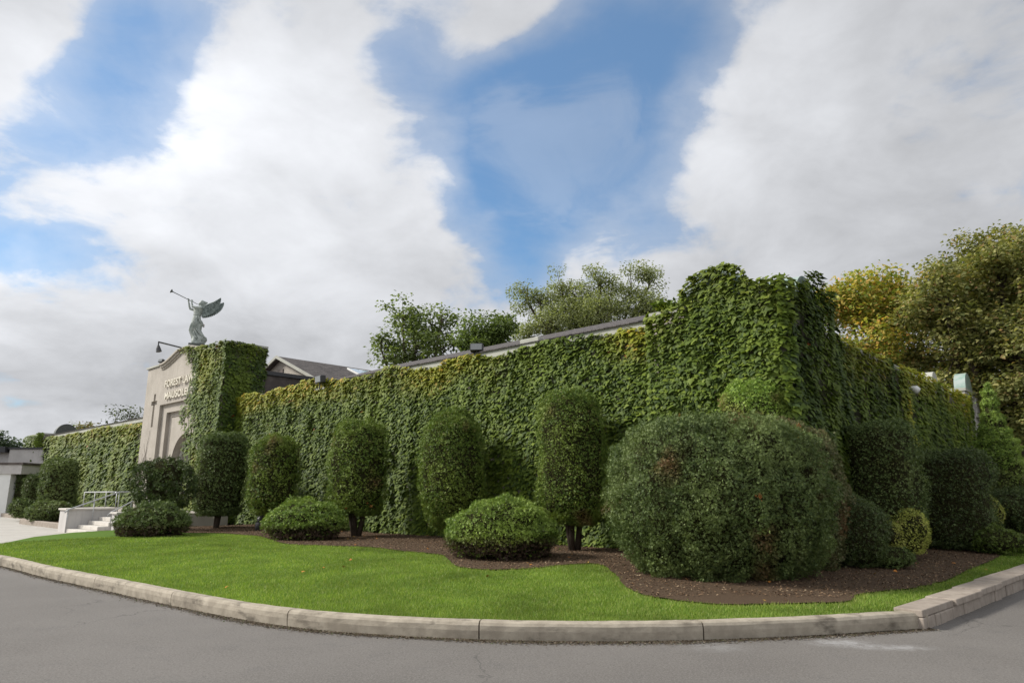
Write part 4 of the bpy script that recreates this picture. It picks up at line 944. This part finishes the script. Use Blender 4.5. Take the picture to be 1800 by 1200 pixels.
sh('low_juniper', 'low green juniper mound at the foot of the column on two leaning trunks', 'shrub', 463, 612, 877, 955, 20.6, 'pad', 'juniper', depth=.85, trunks=0, dens=650, size=.085, lump=.045, up=.9, layer=True, tuft=.20)
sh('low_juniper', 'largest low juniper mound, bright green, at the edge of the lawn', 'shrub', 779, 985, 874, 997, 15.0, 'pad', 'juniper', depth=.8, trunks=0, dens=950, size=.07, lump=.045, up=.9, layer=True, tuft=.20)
sh('broad_yew', 'wide loose yew with pale wall showing through, by the top of the steps', 'shrub', 229, 344, 810, 893, 25.0, 'fat', 'dark', depth=.7, trunks=4, dens=420, size=.13, lump=.10, hole=.44)
# the giant yew: two lobes
sh('giant_yew', 'giant round clipped yew with orange specks in front of the ivy corner', 'shrub', 1064, 1462, 732, 1036, 12.3, 'fat', 'yew', depth=.82, trunks=4, dens=1500, size=.058, lump=.04, brown=.22, tuft=.24)
sh('giant_yew', 'brownish topped yew merging into the right side of the giant round yew', 'shrub', 1300, 1488, 745, 1015, 13.4, 'fat', 'brown', depth=.9, trunks=3, dens=1300, size=.058, lump=.04, brown=.5, tuft=.24)  # browner foliage; the shade on the yew's right part is put into this colour
# along the right wall
sh('clipped_yew', 'square dark yew block against the side wall, above the golden ball', 'shrub', 1489, 1618, 747, 925, 15.6, 'block', 'yew', depth=.9, trunks=2, dens=800, size=.065, brown=.15, square=1.5, rot=45)
sh('clipped_yew', 'dark ragged yew between the giant yew and the golden balls', 'shrub', 1425, 1560, 868, 1002, 13.6, 'ball', 'dark', depth=.9, trunks=2, dens=1000, size=.06)
sh('clipped_yew', 'large dark square yew left of the pointed conifer', 'shrub', 1612, 1738, 792, 962, 17.6, 'block', 'dark', depth=1, trunks=2, dens=700, size=.07, square=1.2, rot=45)
GB = 'small golden clipped balls along the side wall'
sh('golden_ball', 'larger golden clipped ball in front of the square yew block', 'shrub', 1557, 1632, 892, 972, 15.0, 'ball', 'gold', trunks=1, dens=900, size=.05, group=GB, tone=1.8)
sh('golden_ball', 'smaller golden ball tucked against the left of the larger golden ball', 'shrub', 1530, 1582, 914, 962, 14.4, 'ball', 'gold', trunks=0, dens=900, size=.05, group=GB)
sh('golden_ball', 'golden ball half hidden at the foot of the giant yew', 'shrub', 1405, 1450, 936, 998, 12.9, 'ball', 'gold', trunks=0, dens=1000, size=.045, group=GB)
sh('golden_ball', 'golden ball at the right edge of the large dark square yew', 'shrub', 1722, 1763, 876, 926, 18.4, 'ball', 'gold', trunks=0, dens=700, size=.06, group=GB)
sh('low_yew', 'low dark spreading yew on the mulch below the golden balls', 'shrub', 1522, 1603, 960, 1007, 13.6, 'pad', 'yew', trunks=0, dens=900, size=.06, lump=.06)
sh('low_yew', 'low green yew mound at the right end of the mulch', 'shrub', 1710, 1802, 925, 973, 16.6, 'pad', 'juniper', depth=.7, trunks=0, dens=650, size=.07, lump=.06, tone=.7)
sh('low_yew', 'broad dark yew at the foot of the pointed conifer by the frame edge', 'shrub', 1733, 1830, 857, 935, 19.6, 'ball', 'dark', trunks=0, dens=500, size=.08)
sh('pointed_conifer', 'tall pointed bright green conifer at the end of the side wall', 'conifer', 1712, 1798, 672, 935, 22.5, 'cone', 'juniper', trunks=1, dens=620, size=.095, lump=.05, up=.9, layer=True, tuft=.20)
sh('low_yew', 'clipped yew showing beyond the pointed conifer at the right frame edge', 'shrub', 1782, 1860, 830, 940, 27, 'block', 'dark', trunks=0, dens=300, size=.10)
# left of the steps
sh('clipped_cedar', 'broad dome topped column against the left wing ivy', 'shrub', 73, 133, 806, 902, 38, 'column', 'yew', trunks=1, dens=260, size=.15)
sh('clipped_cedar', 'slim dark column half hidden left of the broad dome topped one', 'shrub', 44, 80, 834, 890, 41, 'column', 'dark', trunks=1, dens=240, size=.15)
sh('clipped_cedar', 'darkest column standing before the low grey building', 'shrub', 26, 56, 834, 888, 45, 'block', 'dark', trunks=1, dens=240, size=.16)
sh('low_yew', 'small rounded yew at the far end of the left planting bed', 'shrub', 19, 58, 877, 909, 37.5, 'ball', 'yew', trunks=0, dens=260, size=.13)
sh('low_yew', 'low spreading yew in the planting bed left of the steps', 'shrub', 46, 135, 880, 915, 33.5, 'pad', 'yew', depth=.6, trunks=0, dens=300, size=.12)

# ------------------------------------------------------------------ trees beyond
def tree(name, label, base, lobes, nc, npl, size, cols, wts, tr=.25, spread=.5, tmpl='leaf', group='trees beyond the building', fork=.45, limb=True, cat='tree', gain=2.3):
    t = empty(name, base, label, cat, group); base = np.array(base, float); rng = np.random.default_rng(len(label)*7+nc)
    L = [(np.array(l[:3], float), np.array(l[3:6], float)*1.1) for l in lobes]
    cen = np.mean([l[0] for l in L], axis=0); fk = base*(1-fork)+np.array([cen[0], cen[1], base[2]+(cen[2]-base[2])])*fork; fk[2] = base[2]+(cen[2]-base[2])*fork
    m = MB(); rr = random.Random(len(label)); parts = []; vols = np.array([np.prod(l[1])**.75 for l in L]); vols = vols/vols.sum()
    m.tube([base-ZZ*.2, (base+fk)/2+np.array([rr.uniform(-.15, .15), 0, 0]), fk], [tr, tr*.8, tr*.62], 10)
    for (c, r), vv in zip(L, vols):
        k = max(6, int(nc*vv)); mid = (fk+c)/2+np.array([rr.uniform(-.3, .3), rr.uniform(-.3, .3), -.1*r[2]]); st = c-np.array([0, 0, r[2]*.45])
        m.tube([fk, mid, st, c+ZZ*r[2]*.3], [tr*.5, tr*.33, tr*.2, tr*.07], 7)
        d = norm(rng.normal(0, 1, (k, 3))); rad = rng.random(k)**.42; cc_ = c+d*rad[:, None]*r; d2 = None
        for q in cc_:
            s0 = st+(c-st)*rr.uniform(0, 1.2); m.tube([s0, (s0+q)/2+ZZ*rr.uniform(-.1, .2), q], [tr*.11, tr*.07, tr*.025], 4, cap=False)
        npts = npl*k; idx = rng.integers(0, k, npts); g = np.clip(rng.normal(0, 1, (npts, 3)), -1.5, 1.5)*spread*np.array([1, 1, .6]); pos = cc_[idx]+g
        Y = norm(np.column_stack([g[:, 0], g[:, 1], g[:, 2]*.5-.35*spread])+rng.normal(0, .5*spread, (npts, 3))); N = norm(np.column_stack([rng.normal(0, .6, npts), rng.normal(0, .6, npts), np.ones(npts)])); X = norm(np.cross(Y, N)); N = np.cross(X, Y)
        cl = rng.random(k)[idx]; col = palette(cols, wts, npts)*((.82+.36*cl)*gain)[:, None]
        tv, tf = (LEAF, LEAFF) if tmpl == 'leaf' else (MAPLE, MAPLEF)
        parts.append(scatter(tv, tf, pos, X, -Y, N, size*np.clip(rng.normal(1, .25, npts), .5, 1.6), col))
    V, F, C = join(parts); mk('crown', V, F, 'tree_leaf', t, col=C); m.build('trunk', 'bark', t, smooth=True)
def lobes(L, Y0, dy=1.0):
    out = []
    for (l, r, tp, b, *o) in L:
        Y = Y0+(o[0] if o else 0); a = at(l, (tp+b)/2, Y); c = at(r, (tp+b)/2, Y); top = at((l+r)/2, tp, Y)[2]; bot = at((l+r)/2, b, Y)[2]
        rx = (c[0]-a[0])/2; out.append(((a[0]+c[0])/2, Y, (top+bot)/2, rx, rx*dy, (top-bot)/2))
    return out
def gb(px, Y): p = at(px, 862, Y); return (p[0], p[1], 0)
G1 = [(.036, .048, .018), (.055, .072, .024), (.085, .105, .036), (.028, .038, .018)]
tree('leafy_tree', 'open crowned green tree left of centre, showing sky between its limbs', gb(735, 46), lobes([(672, 745, 523, 590), (640, 700, 575, 625), (720, 800, 535, 610, 1), (735, 815, 590, 640, -1), (650, 740, 600, 650, 1), (755, 798, 538, 580), (690, 770, 580, 640), (695, 760, 545, 625, 2)], 46), 110, 60, .19, G1, [3, 4, 2, .5], .32, .40, 'maple', gain=2.9)
tree('leafy_tree', 'smaller bright green tree right of the open crowned one behind the square floodlight', gb(850, 44), lobes([(805, 842, 560, 615), (840, 895, 548, 600), (825, 895, 580, 630), (868, 896, 555, 590)], 44), 60, 150, .20, [(.040, .055, .018), (.062, .085, .026), (.095, .125, .038)], [3, 4, 2], .2, .36, 'leaf')
tree('willow_tree', 'wide grey green feathery tree of several lobes behind the shingle roof', gb(1040, 48), lobes([(905, 950, 485, 545), (925, 975, 500, 570), (968, 1010, 472, 540, 1), (985, 1035, 490, 570, 1), (1035, 1075, 463, 530), (1048, 1090, 490, 575), (1085, 1135, 470, 540, 1), (1115, 1165, 458, 520, 1), (1100, 1165, 500, 560), (925, 1010, 535, 605, -1), (1000, 1095, 520, 595, -1), (1080, 1180, 525, 580), (900, 960, 565, 620), (950, 1110, 505, 600, 2)], 48), 300, 150, .15, [(.085, .095, .045), (.115, .13, .06), (.155, .165, .085), (.06, .07, .03)], [3, 4, 2, 2], .4, .40, 'leaf', gain=2.4)
tree('yellowing_tree', 'yellow and orange turning tree behind the side wall', gb(1530, 34), lobes([(1440, 1540, 485, 570), (1500, 1600, 478, 560, 1), (1540, 1625, 510, 610), (1480, 1570, 560, 640, -1), (1590, 1660, 520, 600, 1), (1560, 1650, 590, 665), (1425, 1480, 505, 570)], 34), 170, 150, .15, [(.20, .18, .04), (.30, .22, .06), (.13, .15, .03), (.34, .18, .06), (.09, .13, .025)], [3, 2.4, 3, 1, 3], .25, .42, 'maple', gain=2.0)
tree('maple_tree', 'huge dense brownish green maple filling the right edge', gb(1790, 30), lobes([(1600, 1720, 470, 600), (1670, 1800, 410, 540, 2), (1760, 1900, 480, 640, 2), (1700, 1820, 520, 640, 3), (1680, 1830, 405, 560), (1790, 1960, 390, 560, 1), (1620, 1740, 540, 680, 1), (1710, 1860, 540, 690, -1), (1760, 1900, 640, 780, -1), (1640, 1760, 620, 740, 2), (1830, 2000, 540, 760), (1850, 2050, 430, 640, 2), (1740, 1850, 700, 800, 1)], 30), 520, 190, .15, [(.060, .064, .022), (.092, .094, .034), (.14, .13, .052), (.040, .05, .016), (.20, .12, .06)], [3, 4, 2.6, 2.4, .5], .45, .42, 'maple', gain=2.7)
tree('leafy_tree', 'thin sparse tree showing over the left wing beside the tower', gb(215, 75), lobes([(185, 222, 720, 755), (205, 250, 715, 750)], 75), 22, 26, .28, G1, [3, 4, 2, 1], .2, .6, 'leaf', gain=1.1)
tree('leafy_tree', 'small brownish tree top just visible over the middle of the left wing roof', gb(140, 80), lobes([(124, 160, 748, 775)], 80), 22, 70, .30, [(.10, .075, .035), (.06, .08, .03)], [2, 2], .2, .5, 'leaf')
tree('dark_conifer', 'dark tree above the low grey building at the far left', gb(10, 90), lobes([(-30, 25, 762, 800), (10, 38, 775, 800)], 90), 40, 110, .32, [(.02, .03, .018), (.035, .05, .028)], [3, 2], .3, .55, 'leaf')
tree('leafy_tree', 'shaded tree behind the far end of the side wall, under the maple', gb(1690, 40), lobes([(1650, 1760, 640, 800), (1720, 1860, 680, 850), (1780, 1900, 700, 860)], 40), 130, 130, .22, G1, [3, 4, 1, 2], .4, .6, 'maple')

# ------------------------------------------------------------------ low grey building at the far left
def annex():
    o = at(30, 860, 52); o[2] = 0
    b = empty('annex_building', o, 'low grey rendered building with flat roofs at the far left', 'building')
    fr = lambda u, v, z: o+np.array([u, v, 0])+ZZ*z
    z1 = at(40, 789, 52)[2]; z2 = at(10, 776, 52)[2]
    m = MB(); m.box(fr, -1.0, 3.2, 0, 8, 0, z1); m.box(fr, -12, -.9, .3, 8, 0, z1-.25); m.build('wall', 'stone', b)
    m = MB(); m.box(fr, -1.1, 3.3, -.1, 8, z1, z1+.13); m.box(fr, -12, -1.15, -.3, 8, z1-.25, z1+.18); m.build('roof', 'black_metal', b)
    zc = at(20, 816, 44)[2]; zd = at(20, 833, 44)[2]; x1 = at(38, 824, 44)[0]-o[0]
    m = MB(); m.box(fr, -10, x1, -8, 0, zd, zc); m.build('canopy', 'stone', b, bevel=.03)
    m = MB(); m.box(fr, -10, x1+.1, -8.1, 0, zc, zc+.12); m.build('canopy_cap', 'dark_wall', b)
    xa = at(2, 870, 44)[0]-o[0]; m = MB(); m.box(fr, xa-.35, xa+.35, -7.9, -7.3, 0, zd); m.build('column', 'white_paint', b)
    m = MB(); m.box(fr, -9, 1.2, -.05, -.01, .05, zd-.3); m.build('glazed_front', 'glass', b)
annex()
# low wall and pale building glimpsed at the far right
gbx = at(1800, 840, 45); t_ = empty('boundary_wall', (gbx[0], gbx[1], 0), 'pale low stone wall glimpsed behind the conifer at the right edge', 'wall')
fr = lambda u, v, z: np.array([gbx[0]+u, gbx[1]+v, z])
m = MB(); m.box(fr, -6, 25, 0, .4, 0, 2.6); m.build('wall', 'stone', t_)
m = MB(); m.box(fr, -6.1, 25, -.08, .48, 2.6, 2.75); m.build('coping', 'trim', t_)
